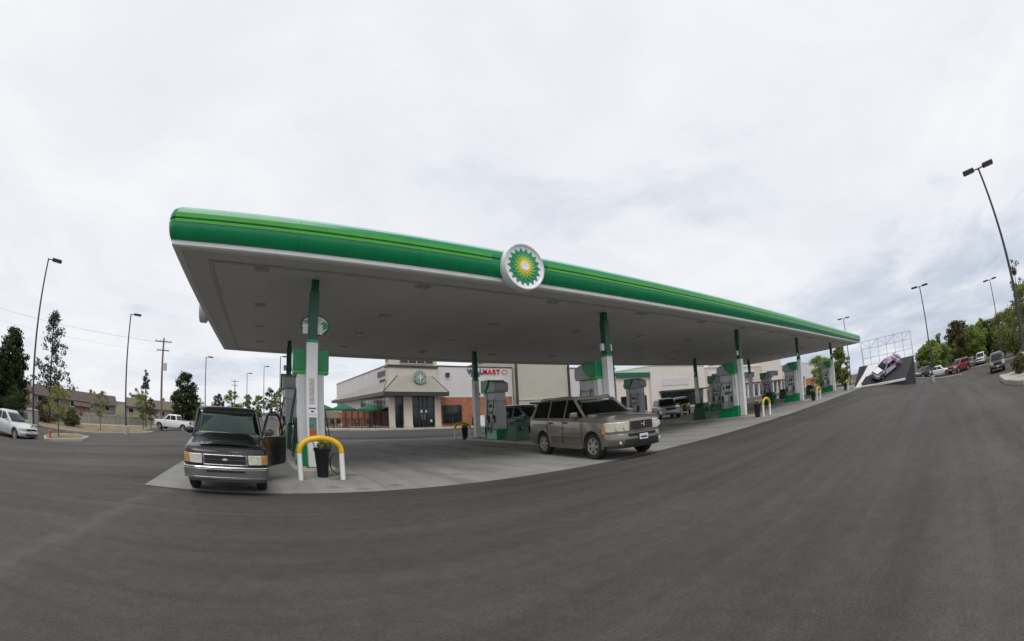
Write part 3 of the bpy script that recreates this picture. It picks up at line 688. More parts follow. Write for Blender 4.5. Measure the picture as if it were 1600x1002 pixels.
def make_planter(label, seed):
    rnd = random.Random(seed)
    t = thing('planter', label, 'planter', group='black tapered planters beside the columns')
    m = MB(); m.lathe([(.125, 0), (.135, .03), (.185, .62), (.205, .64), (.205, .70), (.18, .70), (.175, .62)], 'black', n=20); m.build('pot', t, smooth=50)
    m = MB(); m.lathe([(.0001, .63), (.176, .63)], 'bark', n=20, cap=False); m.build('soil', t)
    m = MB()
    for k in range(60):
        a, r = rnd.random() * 6.28, rnd.random() * .17; p = Vector((r * math.cos(a), r * math.sin(a), .63)); q = p + Vector((rnd.uniform(-.10, .10), rnd.uniform(-.10, .10), rnd.uniform(.06, .26)))
        d = (q - p).cross(Vector((0, 0, 1))).normalized() * .03
        m.add([p, q + d, q * 1.0 + Vector((0, 0, .05)), q - d], [(0, 1, 2, 3)], 'leaf_mid' if k % 3 else 'leaf_olive')
    m.build('foliage', t, smooth=0)
    m = MB()
    for k in range(14):
        a, r = rnd.random() * 6.28, rnd.random() * .19; z = rnd.uniform(.74, .92)
        m.lathe([(.0001, z), (.035, z + .012), (.028, z + .03), (.0001, z + .035)], 'hubwhite' if k % 2 else 'pink', n=7, c=(r * math.cos(a), r * math.sin(a), 0), cap=False)
    stuff(m.build('flowers', t)); return t
pl = [(1.40, 10.42, 'black tapered planter of flowers standing inside the hoop by the first column'), (22.2, 10.25, 'black planter beside the hoop at the third island'), (33.3, 10.2, 'black planter beside the hoop at the fourth island'), (45.2, 10.0, 'black planter beside the far right hoop'), (11.4, 22.75, 'black planter behind the rear column of the second island')]
p0 = None
for k, (x, y, lab) in enumerate(pl):
    if p0 is None: p0 = make_planter(lab, 3); p0.location = (x, y, .014)
    else: dup(p0, (x, y, .014), 1.3 * k, lab)
# thin wire loop leaning beside the first planter (coiled air hose)
hc = MB(); P = []
for k in range(60): a = k * .33; P.append((1.80 + .17 * math.cos(a), 10.62 + .002 * k, .32 + .26 * math.sin(a)))
hc.tube(P, .012, 'black', 6); hc = hc.build('air_hose_coil'); tag(hc, 'coiled thin black hose hanging beside the planter under the hoop', 'hose')

# ================================================================== VEHICLES
# local frame: x forward (0 = middle of the wheelbase), y to the vehicle's left, z up, origin on the ground
def boolean_cut(me, cutters):
    o = bpy.data.objects.new('cut_tmp', me); scene.collection.objects.link(o); cs_ = []
    for cm in cutters:
        c = bpy.data.objects.new('cutter_tmp', cm); scene.collection.objects.link(c); cs_.append(c)
        b = o.modifiers.new('b', 'BOOLEAN'); b.operation = 'DIFFERENCE'; b.object = c; b.solver = 'EXACT'
    dg = bpy.context.evaluated_depsgraph_get(); dg.update()
    r = bpy.data.meshes.new_from_object(o.evaluated_get(dg))
    for c in cs_: bpy.data.objects.remove(c)
    bpy.data.objects.remove(o); return r

WHEELS = {}
def wheel_meshes(r, wd, style):
    key = (r, wd, style)
    if key in WHEELS: return WHEELS[key]
    rr = r * .64
    t = MB(); t.lathe([(rr, -wd / 2 + .02), (r * .90, -wd / 2), (r * .975, -wd / 2 + .025), (r, -wd * .28), (r, wd * .28), (r * .975, wd / 2 - .025), (r * .90, wd / 2), (rr, wd / 2 - .02)], 'rubber', n=32, axis='y', cap=False)
    m = MB(); m.lathe([(rr + .004, -wd / 2 + .015), (rr * .93, -wd / 2 + .02), (rr * .9, -wd / 2 + .07), (.0001, -wd / 2 + .08)], 'dgrey', n=32, axis='y', cap=False)
    m.lathe([(rr + .006, -wd / 2 + .02), (rr + .002, -wd / 2 + .004), (rr * .90, -wd / 2 + .018), (rr * .88, -wd / 2 + .05)], 'rim', n=32, axis='y', cap=False)
    n = {'five': 5, 'six': 6, 'steel': 8, 'seven': 7}[style]
    for k in range(n):
        a = 2 * math.pi * k / n
        ca, sa = math.cos(a), math.sin(a); wi, wo = rr * .16, rr * (.20 if style != 'steel' else .30)
        P = [(rr * .15, -wi), (rr * .91, -wo), (rr * .91, wo), (rr * .15, wi)]
        vs = []
        for y in (-wd / 2 + .012, -wd / 2 + .06):
            for (u, v_) in P: vs.append((ca * u - sa * v_, y, sa * u + ca * v_))
        m.add(vs, [(0, 1, 2, 3), (7, 6, 5, 4), (0, 4, 5, 1), (1, 5, 6, 2), (2, 6, 7, 3), (3, 7, 4, 0)], 'rim')
    m.lathe([(rr * .24, -wd / 2 + .06), (rr * .22, -wd / 2 + .004), (.0001, -wd / 2 - .002)], 'rim', n=16, axis='y', cap=False)
    WHEELS[key] = (t.mesh('tyre', 50), m.mesh('rim', 40)); return WHEELS[key]

class Car:
    def __init__(s, root, L, Wd, wb, fo, paint, front_exp=4.0, front_dep=.35, rear_exp=5.0, rear_dep=.25):
        s.t = root; s.W = Wd / 2; s.wb = wb; s.xf = wb / 2 + fo; s.xr = s.xf - L; s.paint = paint
        s.fe, s.fd, s.re, s.rd = front_exp, front_dep, rear_exp, rear_dep
    def fcur(s, y, off=0.0): return s.xf + off - s.fd * min(abs(y) / s.W, 1.05) ** s.fe
    def rcur(s, y, off=0.0): return s.xr - off + s.rd * min(abs(y) / s.W, 1.05) ** s.re
    def w_at(s, x):
        w = s.W
        if x > s.xf - s.fd: w = min(w, s.W * max((s.xf - x) / s.fd, 0.0) ** (1 / s.fe))
        if x < s.xr + s.rd: w = min(w, s.W * max((x - s.xr) / s.rd, 0.0) ** (1 / s.re))
        return w
    def body(s, prof, cutr, name='body', sidebulge=.97, xs=None, cut=True):
        # prof: list of (x, z_bottom, z_shoulder, crown)
        px = [p[0] for p in prof]
        def ip(x, k):
            for a, b in zip(prof[:-1], prof[1:]):
                if (a[0] >= x >= b[0]): u = (a[0] - x) / max(a[0] - b[0], 1e-6); return a[k] + (b[k] - a[k]) * u
            return prof[0][k] if x > prof[0][0] else prof[-1][k]
        X = [s.xf - d for d in (.004, .03, .08, .16, .26, .36)] + [s.xr + d for d in (.004, .03, .08, .16, .26)] + [p[0] for p in prof]
        X = sorted(set(round(x, 3) for x in X if s.xr + .003 <= x <= s.xf - .003), reverse=True)
        rings = []
        for x in X:
            w = max(s.w_at(x), .3 * s.W); zb, zs, cr_ = ip(x, 1), ip(x, 2), ip(x, 3); h = zs - zb
            half = [(0, zb), (w * .80, zb), (w * .955, zb + .04), (w * .985, zb + .22 * h), (w, zb + .50 * h), (w * .985, zb + .78 * h), (w * sidebulge, zb + .92 * h), (w * (sidebulge - .045), zs), (w * .55, zs + cr_ * .75), (0, zs + cr_)]
            ring = [(x, y, z) for y, z in half] + [(x, -y, z) for y, z in half[-2:0:-1]]
            rings.append(ring)
        m = MB(); m.loft(rings, s.paint); me = m.mesh(name, 0)
        if cut:
            cs_ = []
            for xx in (s.wb / 2, -s.wb / 2):
                for sd in (-1, 1):
                    c = MB(); c.lathe([(cutr, sd * (s.W - .34)), (cutr, sd * (s.W + .3))], 'interior', n=32, axis='y', c=(xx, 0, s.wr))
                    cs_.append(c.mesh('cutter', 0))
            me2 = boolean_cut(me, cs_)
        else: me2 = me
        me2.polygons.foreach_set('use_smooth', [True] * len(me2.polygons)); me2.set_sharp_from_angle(angle=R_(48))
        me2.name = name; s.b = link(name, me2, s.t)
        return s.b
    def wheels(s, r, wd, style, track_in=.02):
        tm, rm = wheel_meshes(r, wd, style)
        for xx in (s.wb / 2, -s.wb / 2):
            for sd in (-1, 1):
                o = link('wheel', tm, s.t); o.location = (xx, sd * (s.W - track_in - wd / 2), r); o.rotation_euler = (0, 0, 0 if sd < 0 else math.pi)
                q = link('rim', rm, o)
    def strip(s, y0, y1, z0, z1, off, thick, m, name, parent=None, rear=False, n=10, bevel=.0, lean=0.0, roundz=False, mirror=False):
        mb = MB() if not isinstance(name, MB) else name
        f = s.rcur if rear else s.fcur
        rings = []
        for i in range(n + 1):
            y = y0 + (y1 - y0) * i / n; xo, xi = f(y, off), f(y, off - thick)
            if rear: lz = -lean
            else: lz = lean
            if roundz:
                zm = (z0 + z1) / 2; k = .035 * (1 if not rear else -1)
                ring = [(xi, y, z0), (xo - k, y, z0), (xo, y, z0 + (z1 - z0) * .25), (xo + k * .3, y, zm), (xo, y, z0 + (z1 - z0) * .8), (xo - k, y, z1), (xi, y, z1)]
            else: ring = [(xi, y, z0), (xo, y, z0), (xo - lz, y, z1), (xi - lz, y, z1)]
            rings.append(ring)
        mb.loft(rings, m)
        if isinstance(name, MB): return mb
        return mb.build(name, parent or s.t, bevel=bevel)
    def cabin(s, z0, z1, xf0, xf1, xr1, xr0, w0, w1, name='cabin', m=None, bow=.10, rear_bow=.05, crown=.05):
        s.cz = (z0, z1, xf0, xf1, xr1, xr0, w0, w1, bow, rear_bow)
        def ring(v, z, ins=0.0):
            xf, xr, w = xf0 + (xf1 - xf0) * v - ins, xr0 + (xr1 - xr0) * v + ins, w0 + (w1 - w0) * v - ins
            P = []
            for i in range(9): y = -w + .06 + (2 * w - .12) * i / 8; P.append((xf - bow * (y / w) ** 2, y, z))
            P.append((xf - bow - .05, w, z))
            for i in range(1, 6): P.append((xf - bow - .05 + (xr + rear_bow + .05 - xf + bow + .05) * i / 5, w, z))
            for i in range(9): y = w - .06 - (2 * w - .12) * i / 8; P.append((xr + rear_bow * (y / w) ** 2, y, z))
            P.append((xr + rear_bow + .05, -w, z))
            for i in range(1, 6): P.append((xr + rear_bow + .05 - (xr + rear_bow + .05 - xf + bow + .05) * i / 5, -w, z))
            return P
        H = z1 - z0
        rings = [ring(0, z0 - .12), ring(0, z0), ring(.5, z0 + .5 * (H - .07)), ring(1, z1 - .07), ring(1.05, z1 - .03, .02), ring(1.1, z1, .08), ring(1.1, z1 + crown * .6, .3)]
        s.ringf = ring; mb = MB(); mb.loft(rings, m or s.paint); s.c = mb.build(name, s.t, smooth=38); s.vtop = (z1 - .07 - z0)
        return s.c
    def open_cabin(s, pillars, seats, rows_x, dash_x, left_wheel_y=.36):
        # hollow cab: belt frame, roof shell with headlining, pillars, seats, dash and steering wheel
        z0, z1, xf0, xf1, xr1, xr0, w0, w1, bow, rb = s.cz
        bpy.data.objects.remove(s.c); ring = s.ringf
        mb = MB(); mb.loft([ring(0, z0 - .12), ring(0, z0), ring(0, z0, .06)], s.paint, cap=False); mb.build('belt_frame', s.t, smooth=38)
        mb = MB(); mb.loft([ring(1, z1 - .085, .05), ring(1, z1 - .085), ring(1, z1 - .07), ring(1.05, z1 - .03, .02), ring(1.1, z1, .08), ring(1.1, z1 + .03, .3)], s.paint); mb.build('roof', s.t, smooth=45)
        for sd in (-1, 1):
            mb = MB(); mb.tube([(xf0 - bow - .02, sd * (w0 - .03), z0 - .03), (xf1 - bow - .02, sd * (w1 - .03), z1 - .06)], .042, s.paint, 8); mb.build('front_pillar', s.t, smooth=60)
            for P in pillars:
                vs = []
                for o_ in (.004, -.05):
                    for x, v in P: vs.append((x, sd * (s.side_y(v) + o_), s.side_z(v)))
                n = len(P); MB().add(vs, [tuple(range(n)), tuple(range(2 * n - 1, n - 1, -1))] + [(k, n + k, n + (k + 1) % n, (k + 1) % n) for k in range(n)], s.paint).build('pillar', s.t, smooth=0)
        for x in rows_x:
            for y in (-.36, .36):
                mb = MB(); mb.box((x, y, z0 - .22), (.50, .50, .16), 'seat'); st_ = mb.build('seat', s.t, bevel=.04)
                mb = MB(); mb.add([(x - .26, y - .24, z0 - .20), (x - .26, y + .24, z0 - .20), (x - .13, y + .24, z0 - .20), (x - .13, y - .24, z0 - .20), (x - .40, y - .21, z0 + .30), (x - .40, y + .21, z0 + .30), (x - .30, y + .21, z0 + .30), (x - .30, y - .21, z0 + .30)], [(3, 2, 1, 0), (4, 5, 6, 7), (0, 1, 5, 4), (1, 2, 6, 5), (2, 3, 7, 6), (3, 0, 4, 7)], 'seat'); mb.build('seat_back', st_, bevel=.03)
                mb = MB(); mb.box((x - .36, y, z0 + .39), (.09, .24, .15), 'seat'); mb.build('headrest', st_, bevel=.03)
        mb = MB(); mb.box((dash_x, 0, z0 - .02), (.34, 2 * w0 - .16, .16), 'dgrey'); mb.build('dashboard', s.t, bevel=.04)
        mb = MB(); P = [(dash_x - .28 + .07 * math.cos(a), left_wheel_y + .18 * math.sin(a), z0 + .03 + .17 * math.cos(a)) for a in [2 * math.pi * k / 20 for k in range(21)]]; mb.tube(P, .015, 'black', 6); mb.build('steering_wheel', s.t, smooth=60)
        mb = MB(); mb.box((xf1 - bow - .10, 0, z1 - .17), (.02, .22, .06), 'dgrey'); mb.build('rear_view_mirror', s.t, bevel=.01)
    def side_y(s, v): z0, z1, xf0, xf1, xr1, xr0, w0, w1, bow, rb = s.cz; return w0 + (w1 - w0) * v
    def side_z(s, v): return s.cz[0] + s.vtop * v
    def side_window(s, pts, sides=(-1, 1), m='glass', name='side_window', off=.006, parent=None):
        # pts: polygon of (x, v); v is 0 at the belt and 1 at the roof edge
        for sd in sides:
            vs = []
            for o_ in (off, -.01):
                for x, v in pts: vs.append((x, sd * (s.side_y(v) + o_), s.side_z(v)))
            n = len(pts); fs = [tuple(range(n)), tuple(range(2 * n - 1, n - 1, -1))] + [(k, n + k, n + (k + 1) % n, (k + 1) % n) for k in range(n)]
            MB().add(vs, fs, m).build(name, parent or s.t, smooth=0)
    def screen(s, v0, v1, yi0, yi1, rear=False, m='glass', name='windscreen', off=.006, rnd=.0):
        z0, z1, xf0, xf1, xr1, xr0, w0, w1, bow, rb = s.cz; mb = MB(); rows = []
        for j in range(7):
            v = v0 + (v1 - v0) * j / 6; yi = yi0 + (yi1 - yi0) * j / 6; w = w0 + (w1 - w0) * v; r = []
            for i in range(13):
                y = -w + yi + (2 * w - 2 * yi) * i / 12
                x = (xr0 + (xr1 - xr0) * v + rb * (y / w) ** 2 - off) if rear else (xf0 + (xf1 - xf0) * v - bow * (y / w) ** 2 + off)
                r.append((x, y, s.side_z(v) + (off * .5)))
            rows.append(r)
        vs = [p for r in rows for p in r]; fs = [(j * 13 + i, j * 13 + i + 1, (j + 1) * 13 + i + 1, (j + 1) * 13 + i) for j in range(6) for i in range(12)]
        mb.add(vs, fs, m); o = mb.build(name, s.t, smooth=60)
        sol = o.modifiers.new('thick', 'SOLIDIFY'); sol.thickness = .004; sol.offset = -1; return o
    def slab(s, c, d, m, name, parent=None, bevel=.01, rz=0.0, taper=1.0): return MB().box(c, d, m, rz, taper).build(name, parent or s.t, bevel=bevel)

# ---- black pickup, driver's door standing open
def pickup_black():
    t = thing('pickup_truck', 'black pickup truck with amber corner lamps at the first pump, driver door open', 'pickup truck', (-.86, 9.92, .014), 0.0, sc=.93)
    c = Car(t, 4.76, 1.76, 2.83, .76, 'p_black', 7.0, .16, 8.0, .12); c.wr = .345
    c.body([(c.xf, .40, .81, .02), (c.xf - .10, .36, .875, .03), (c.xf - .35, .34, .93, .04), (.95, .32, 1.00, .04), (.62, .32, 1.03, .03), (.2, .30, 1.05, .0), (-.80, .30, 1.05, .0), (-1.0, .32, 1.04, .0), (c.xr, .45, 1.02, .0)], .42)
    c.wheels(.345, .225, 'steel', .03)
    c.cabin(1.03, 1.66, (.66), .16, -.86, -.98, .86, .765, bow=.08, crown=.03)
    c.open_cabin([[(-.62, -.03), (-.99, -.03), (-.86, 1.02), (-.62, 1.02)]], None, (-.28,), .52)
    c.screen(.0, .965, .05, .045, m='cabglass')
    c.screen(.10, .95, .10, .08, rear=True, name='rear_window', m='cabglass')
    c.side_window([(.50, .0), (-.62, .0), (-.62, 1.0), (.02, 1.0)], sides=(-1,), name='side_window', m='cabglass')
    for v0_, v1_ in ((0, .10), (.95, 1.0)):
        c.screen(v0_, v1_, .04, .04, rear=True, name='rear_panel', m='p_black')
    for sd in (-1, 1):
        m = MB(); m.tube([(-.98, sd * .80, 1.03), (-.86, sd * .715, 1.59)], .055, 'p_black', 8); m.build('rear_pillar', t)
    # hood with its raised centre and shut line
    m = MB(); rows = []
    for i in range(9):
        x = c.xf - .20 - (c.xf - .20 - .70) * i / 8; z = .905 + (1.065 - .905) * (i / 8) ** .85
        rows.append([(x, y, z + .05 * (1 - (abs(y) / .72) ** 3) - (.05 if abs(y) > .71 else 0)) for y in (-.72, -.715, -.5, -.25, 0, .25, .5, .715, .72)])
    m.loft(rows, 'p_black', cap=False, closed=False); h = m.build('hood', t, smooth=50)
    # header panel, grille, lamps
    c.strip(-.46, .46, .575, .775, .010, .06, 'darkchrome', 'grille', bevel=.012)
    g = c.strip(-.42, .42, .60, .75, .018, .05, 'black', 'grille_opening')
    m = MB(); c.strip(-.42, .42, .670, .680, .026, .02, 'dgrey', m); m.build('grille_bar', g)
    m = MB(); m.lathe([(.0001, .05), (.062, .045), (.07, .03), (.07, .0)], 'chrome', n=24, axis='x', c=(c.xf, 0, .675))
    for k in range(len(m.v)): x, y, z = m.v[k]; m.v[k] = (x, y, .675 + (z - .675) * .45)
    e = m.build('oval_emblem', t)
    for sd in (-1, 1):
        m = MB(); c.strip(sd * .475, sd * .75, .595, .775, .014, .08, 'lens', m); h_ = m.build('headlight', t, bevel=.012)
        xx = c.fcur(.61, .016); m = MB(); m.lathe([(.072, -.004), (.070, .004), (.066, .002)], 'lgrey', n=20, axis='x', c=(xx, sd * .60, .685), cap=False); m.lathe([(.066, .001), (.03, -.001), (.0001, .005)], 'lens', n=20, axis='x', c=(xx, sd * .60, .685), cap=False); m.build('lamp_bowl', h_)
        m = MB(); c.strip(sd * .755, sd * .872, .595, .775, .014, .14, 'amber', m); m.build('corner_lamp', t, bevel=.01)
    m = MB(); c.strip(-.60, .60, .782, .797, .014, .05, 'chrome', m); m.build('header_trim', t)
    # chrome bumper: bright rolled top edge, tall face coloured darker for the ground's reflection, slot, short air dam
    m = MB(); c.strip(-.885, .885, .515, .555, .085, .16, 'chrome', m, n=16, roundz=True); b = m.build('front_bumper', t)
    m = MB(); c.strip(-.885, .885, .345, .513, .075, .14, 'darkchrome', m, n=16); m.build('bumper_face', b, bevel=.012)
    m = MB(); c.strip(-.40, .40, .44, .485, .080, .05, 'black', m); m.build('bumper_slot', b)
    m = MB(); c.strip(-.885, .885, .318, .3445, .080, .14, 'chrome', m, n=16); m.build('bumper_highlight', b)  # bright strip stands in for the highlight along the bumper's lower edge
    m = MB(); c.strip(-.80, .80, .255, .316, .035, .10, 'dgrey', m); m.build('air_dam', t, bevel=.01)
    # dark flat panel on the side stands in for the shade inside the open doorway
    m = MB(); m.b2((-.60, .872, .42), (.60, .886, 1.03), 'interior'); m.build('doorway_shade_panel', t)
    m = MB(); m.b2((.74, -.60, 1.045), (.86, -.05, 1.06), 'black'); m.build('wiper', t)
    # bed rails and tailgate
    for sd in (-1, 1):
        m = MB(); m.b2((c.xr + .02, sd * .84 - .04, 1.04), (-1.02, sd * .84 + .04, 1.065), 'black'); m.build('bed_rail', t, bevel=.01)
        c.slab((c.xr + .1, sd * .80, .80), (.06, .14, .34), 'redlens', 'tail_lamp')
    # passenger mirror
    m = MB(); m.lathe([(.0001, 0), (.06, .0), (.075, .03), (.07, .09), (.03, .12), (.0001, .12)], 'black', n=16, axis='x', c=(.44, -.93, 1.12))
    for k in range(len(m.v)): x, y, z = m.v[k]; m.v[k] = (x, -.93 + (y + .93) * 1.5, z)
    m.tube([(.46, -.80, 1.06), (.48, -.90, 1.09)], .025, 'black', 8); m.build('side_mirror', t, smooth=60)
    # the open door, hinged at the windscreen pillar and swung well out
    ang = R_(34)     # from lying along the car to pointing outwards
    hx, hy = .60, .875
    T = Matrix.Translation((hx, hy, 0)) @ Matrix.Rotation(-ang, 4, 'Z')
    # closed door runs backwards along -x from the hinge; rotated so that its rear edge points outwards
    def put(mb, name, par, bevel=0.0, sm_=35):
        o = mb.build(name, par, bevel=bevel, smooth=sm_); o.data.transform(T); return o
    m = MB(); P = [(0, .43), (-.10, .37), (-1.02, .37), (-1.12, .47), (-1.15, .80), (-1.15, 1.05), (0, 1.05)]; m.prism(P, 'y', -.13, 0, 'p_black'); dr = put(m, 'open_door', t, .025)
    m = MB(); m.tube([(-.02, -.07, 1.04), (-.20, -.10, 1.20), (-.50, -.17, 1.52), (-.62, -.20, 1.565), (-1.04, -.20, 1.565), (-1.12, -.17, 1.50), (-1.14, -.07, 1.04)], .033, 'p_black', 8); put(m, 'window_frame', dr, 0, 60)
    m = MB(); m.lathe([(.0001, .13), (.07, .12), (.085, .06), (.075, .0), (.0001, -.01)], 'p_dark', n=16, axis='x', c=(-.16, .10, 1.16))
    for k in range(len(m.v)): x, y, z = m.v[k]; m.v[k] = (x, .10 + (y - .10) * 1.5, z)
    m.tube([(-.10, .0, 1.08), (-.12, .08, 1.12)], .028, 'black', 8); put(m, 'side_mirror', dr, 0, 60)
    m = MB(); m.box((-1.02, .012, .92), (.16, .03, .05), 'black'); put(m, 'handle', dr, .008)
    m = MB(); m.box((-.55, -.145, .72), (.85, .05, .40), 'dgrey'); put(m, 'door_panel', dr, .015)
    return t
pk = pickup_black()
pk.rotation_euler = (0, 0, R_(-90) + .048)

# ---- tan sport utility vehicle
def suv_tan():
    t = thing('sport_utility_vehicle', 'tan sport utility vehicle with big headlights pulling out between the second and third columns', 'suv', (0, 0, 0), 0, sc=1.04)
    c = Car(t, 4.77, 1.95, 2.70, .95, 'p_tan', 4.0, .42, 6.0, .25); c.wr = .365
    c.body([(c.xf, .42, .93, .02), (c.xf - .06, .36, 1.025, .025), (c.xf - .25, .30, 1.085, .04), (c.xf - .6, .28, 1.125, .055), (1.05, .28, 1.16, .05), (.5, .27, 1.175, .0), (-1.6, .27, 1.195, .0), (-2.2, .32, 1.195, .0), (c.xr + .05, .40, 1.16, 0), (c.xr, .46, 1.05, 0)], .445)
    c.wheels(.365, .235, 'six', .02)
    c.cabin(1.165, 1.775, 1.12, .36, -2.02, -2.30, .905, .735, bow=.16, rear_bow=.10, crown=.05)
    c.open_cabin([[(-.10, -.02), (-.17, -.02), (-.17, 1.02), (-.10, 1.02)], [(-1.05, -.02), (-1.13, -.02), (-1.13, 1.02), (-1.05, 1.02)], [(-2.08, -.02), (-2.30, -.02), (-2.02, 1.02), (-1.94, 1.02)]], None, (.10, -.85), .86)
    c.screen(.0, .955, .05, .05, m='cabglass')
    c.screen(.05, .95, .08, .08, rear=True, name='rear_window', m='tintglass')
    A = lambda x0, x1, x2, x3: [(x0, .07), (x1, .07), (x2, .90), (x3, .90)]
    c.side_window([(.88, .0), (-.10, .0), (-.10, 1.0), (.14, 1.0)], m='cabglass')
    c.side_window([(-.17, .0), (-1.05, .0), (-1.05, 1.0), (-.17, 1.0)], m='tintglass')
    c.side_window([(-1.13, .0), (-2.08, .0), (-1.94, 1.0), (-1.13, 1.0)], m='tintglass')
    # lower cladding, sills, arch lips, rub strip
    for sd in (-1, 1):
        m = MB(); m.b2((-.86, sd * .982 - .02, .275), (.86, sd * .982 + .012, .41), 'p_tanlow'); m.build('sill', t, bevel=.012)
        m = MB(); m.b2((-.84, sd * .982 - .012, .615), (.86, sd * .982 + .014, .665), 'p_tan'); m.build('rub_strip', t, bevel=.01)
        for xx in (c.wb / 2, -c.wb / 2):
            m = MB(); P = []
            rings = []
            for k in range(17):
                a = R_(-8 + 196 * k / 16); ring = []
                for rr, yy in ((.432, .0), (.432, .028), (.50, .022), (.505, .0)): ring.append((xx + rr * math.cos(a), sd * (.955 + yy), max(.28, .365 + rr * math.sin(a))))
                rings.append(ring)
            m.loft(rings, 'p_tanlow'); m.build('arch_flare', t)
        for x in (-.62, -1.36) if False else (-.55, .28):
            c.slab((x - .28, sd * .985, 1.03), (.17, .035, .045), 'black' if sd < 0 else 'black', 'door_handle', bevel=.008)
        for x in (.86, -.15, -1.07):
            m = MB(); m.b2((x - .004, sd * .979 - .006, .42), (x + .004, sd * .979 + .004, 1.15), 'black'); m.build('door_gap', t)
        m = MB(); m.tube([(.10, sd * .69, 1.775), (.0, sd * .69, 1.80), (-1.7, sd * .69, 1.81), (-1.85, sd * .69, 1.765)], .017, 'p_tanlow', 8); m.build('roof_rail', t, smooth=60)
        m = MB(); m.box((.62, sd * 1.05, 1.25), (.13, .22, .155), 'p_tan'); mi = m.build('side_mirror', t, bevel=.035)
        m = MB(); m.tube([(.66, sd * .90, 1.185), (.64, sd * 1.0, 1.215)], .03, 'black', 8); m.build('mirror_arm', mi)
        m = MB(); m.box((.552, sd * 1.05, 1.25), (.01, .18, .12), 'chrome'); m.build('mirror_glass', mi)
        # lamps wrap round the corner
        m = MB(); c.strip(sd * .42, sd * .945, .735, .995, .014, .10, 'lens', m, n=12); hl_ = m.build('headlight', t, bevel=.02)
        for yy, rr in ((.53, .082), (.72, .082)):
            xx = c.fcur(yy, .018); m = MB(); m.lathe([(rr + .006, -.004), (rr + .004, .004), (rr, .002)], 'lgrey', n=20, axis='x', c=(xx, sd * yy, .865), cap=False); m.lathe([(rr, .001), (rr * .55, -.0015), (rr * .3, .004), (.0001, .006)], 'lens', n=20, axis='x', c=(xx, sd * yy, .865), cap=False); m.build('lamp_bowl', hl_)
        m = MB(); c.strip(sd * .952, sd * .978, .70, .90, .016, .10, 'amber', m, n=4); m.build('corner_lamp', t, bevel=.008)
        m = MB(); m.lathe([(.0001, .02), (.035, .02), (.04, 0)], 'lgrey', n=16, axis='x', c=(c.fcur(.70, .05), sd * .70, .45)); m.build('fog_lamp', t)
        c.slab((c.xr + .10, sd * .80, 1.02), (.05, .14, .40), 'redlens', 'tail_lamp')
    # grille
    c.strip(-.41, .41, .765, 1.005, .016, .08, 'p_tan', 'grille_surround', bevel=.015)
    g = c.strip(-.38, .38, .785, .985, .024, .06, 'black', 'grille')
    for z in (.85, .92):
        m = MB(); c.strip(-.36, .36, z - .004, z + .004, .028, .02, 'dgrey', m); m.build('grille_bar', g)
    m = MB(); m.tube([(c.xf + .045, -.055, .83), (c.xf + .045, -.065, .955)], .012, 'chrome', 6); m.tube([(c.xf + .045, .055, .83), (c.xf + .045, .065, .955)], .012, 'chrome', 6); m.tube([(c.xf + .045, -.06, .89), (c.xf + .045, .06, .89)], .012, 'chrome', 6); m.build('emblem', g)
    # bumper
    c.strip(-.975, .975, .375, .685, .045, .16, 'p_tan', 'front_bumper', roundz=True, n=20)
    c.strip(-.48, .48, .60, .675, .062, .05, 'black', 'upper_intake')
    c.strip(-.58, .58, .375, .52, .062, .05, 'black', 'lower_intake')
    c.strip(-.93, .93, .30, .372, .01, .12, 'black', 'lower_valance', n=14)
    p = c.slab((c.xf + .10, -.02, .565), (.012, .30, .15), 'plate', 'number_plate', bevel=.004)
    m = MB(); m.box((c.xf + .108, -.02, .555), (.004, .22, .05), 'signblue'); m.build('plate_characters', p)
    m = MB(); m.b2((1.08, -.60, 1.205), (1.16, .45, 1.22), 'black'); m.build('wiper', t)
    c.strip(-.95, .95, .40, .66, .05, .16, 'p_tanlow', 'rear_bumper', rear=True, roundz=True, n=14)
    return t
sv = suv_tan()
sa = -.135; fwd = Vector((math.sin(sa), -math.cos(sa), 0))
ctr = Vector((9.42, 8.86, .014)) - fwd * 1.35 * 1.04
sv.location = ctr; sv.rotation_euler = (0, 0, R_(-90) + sa)

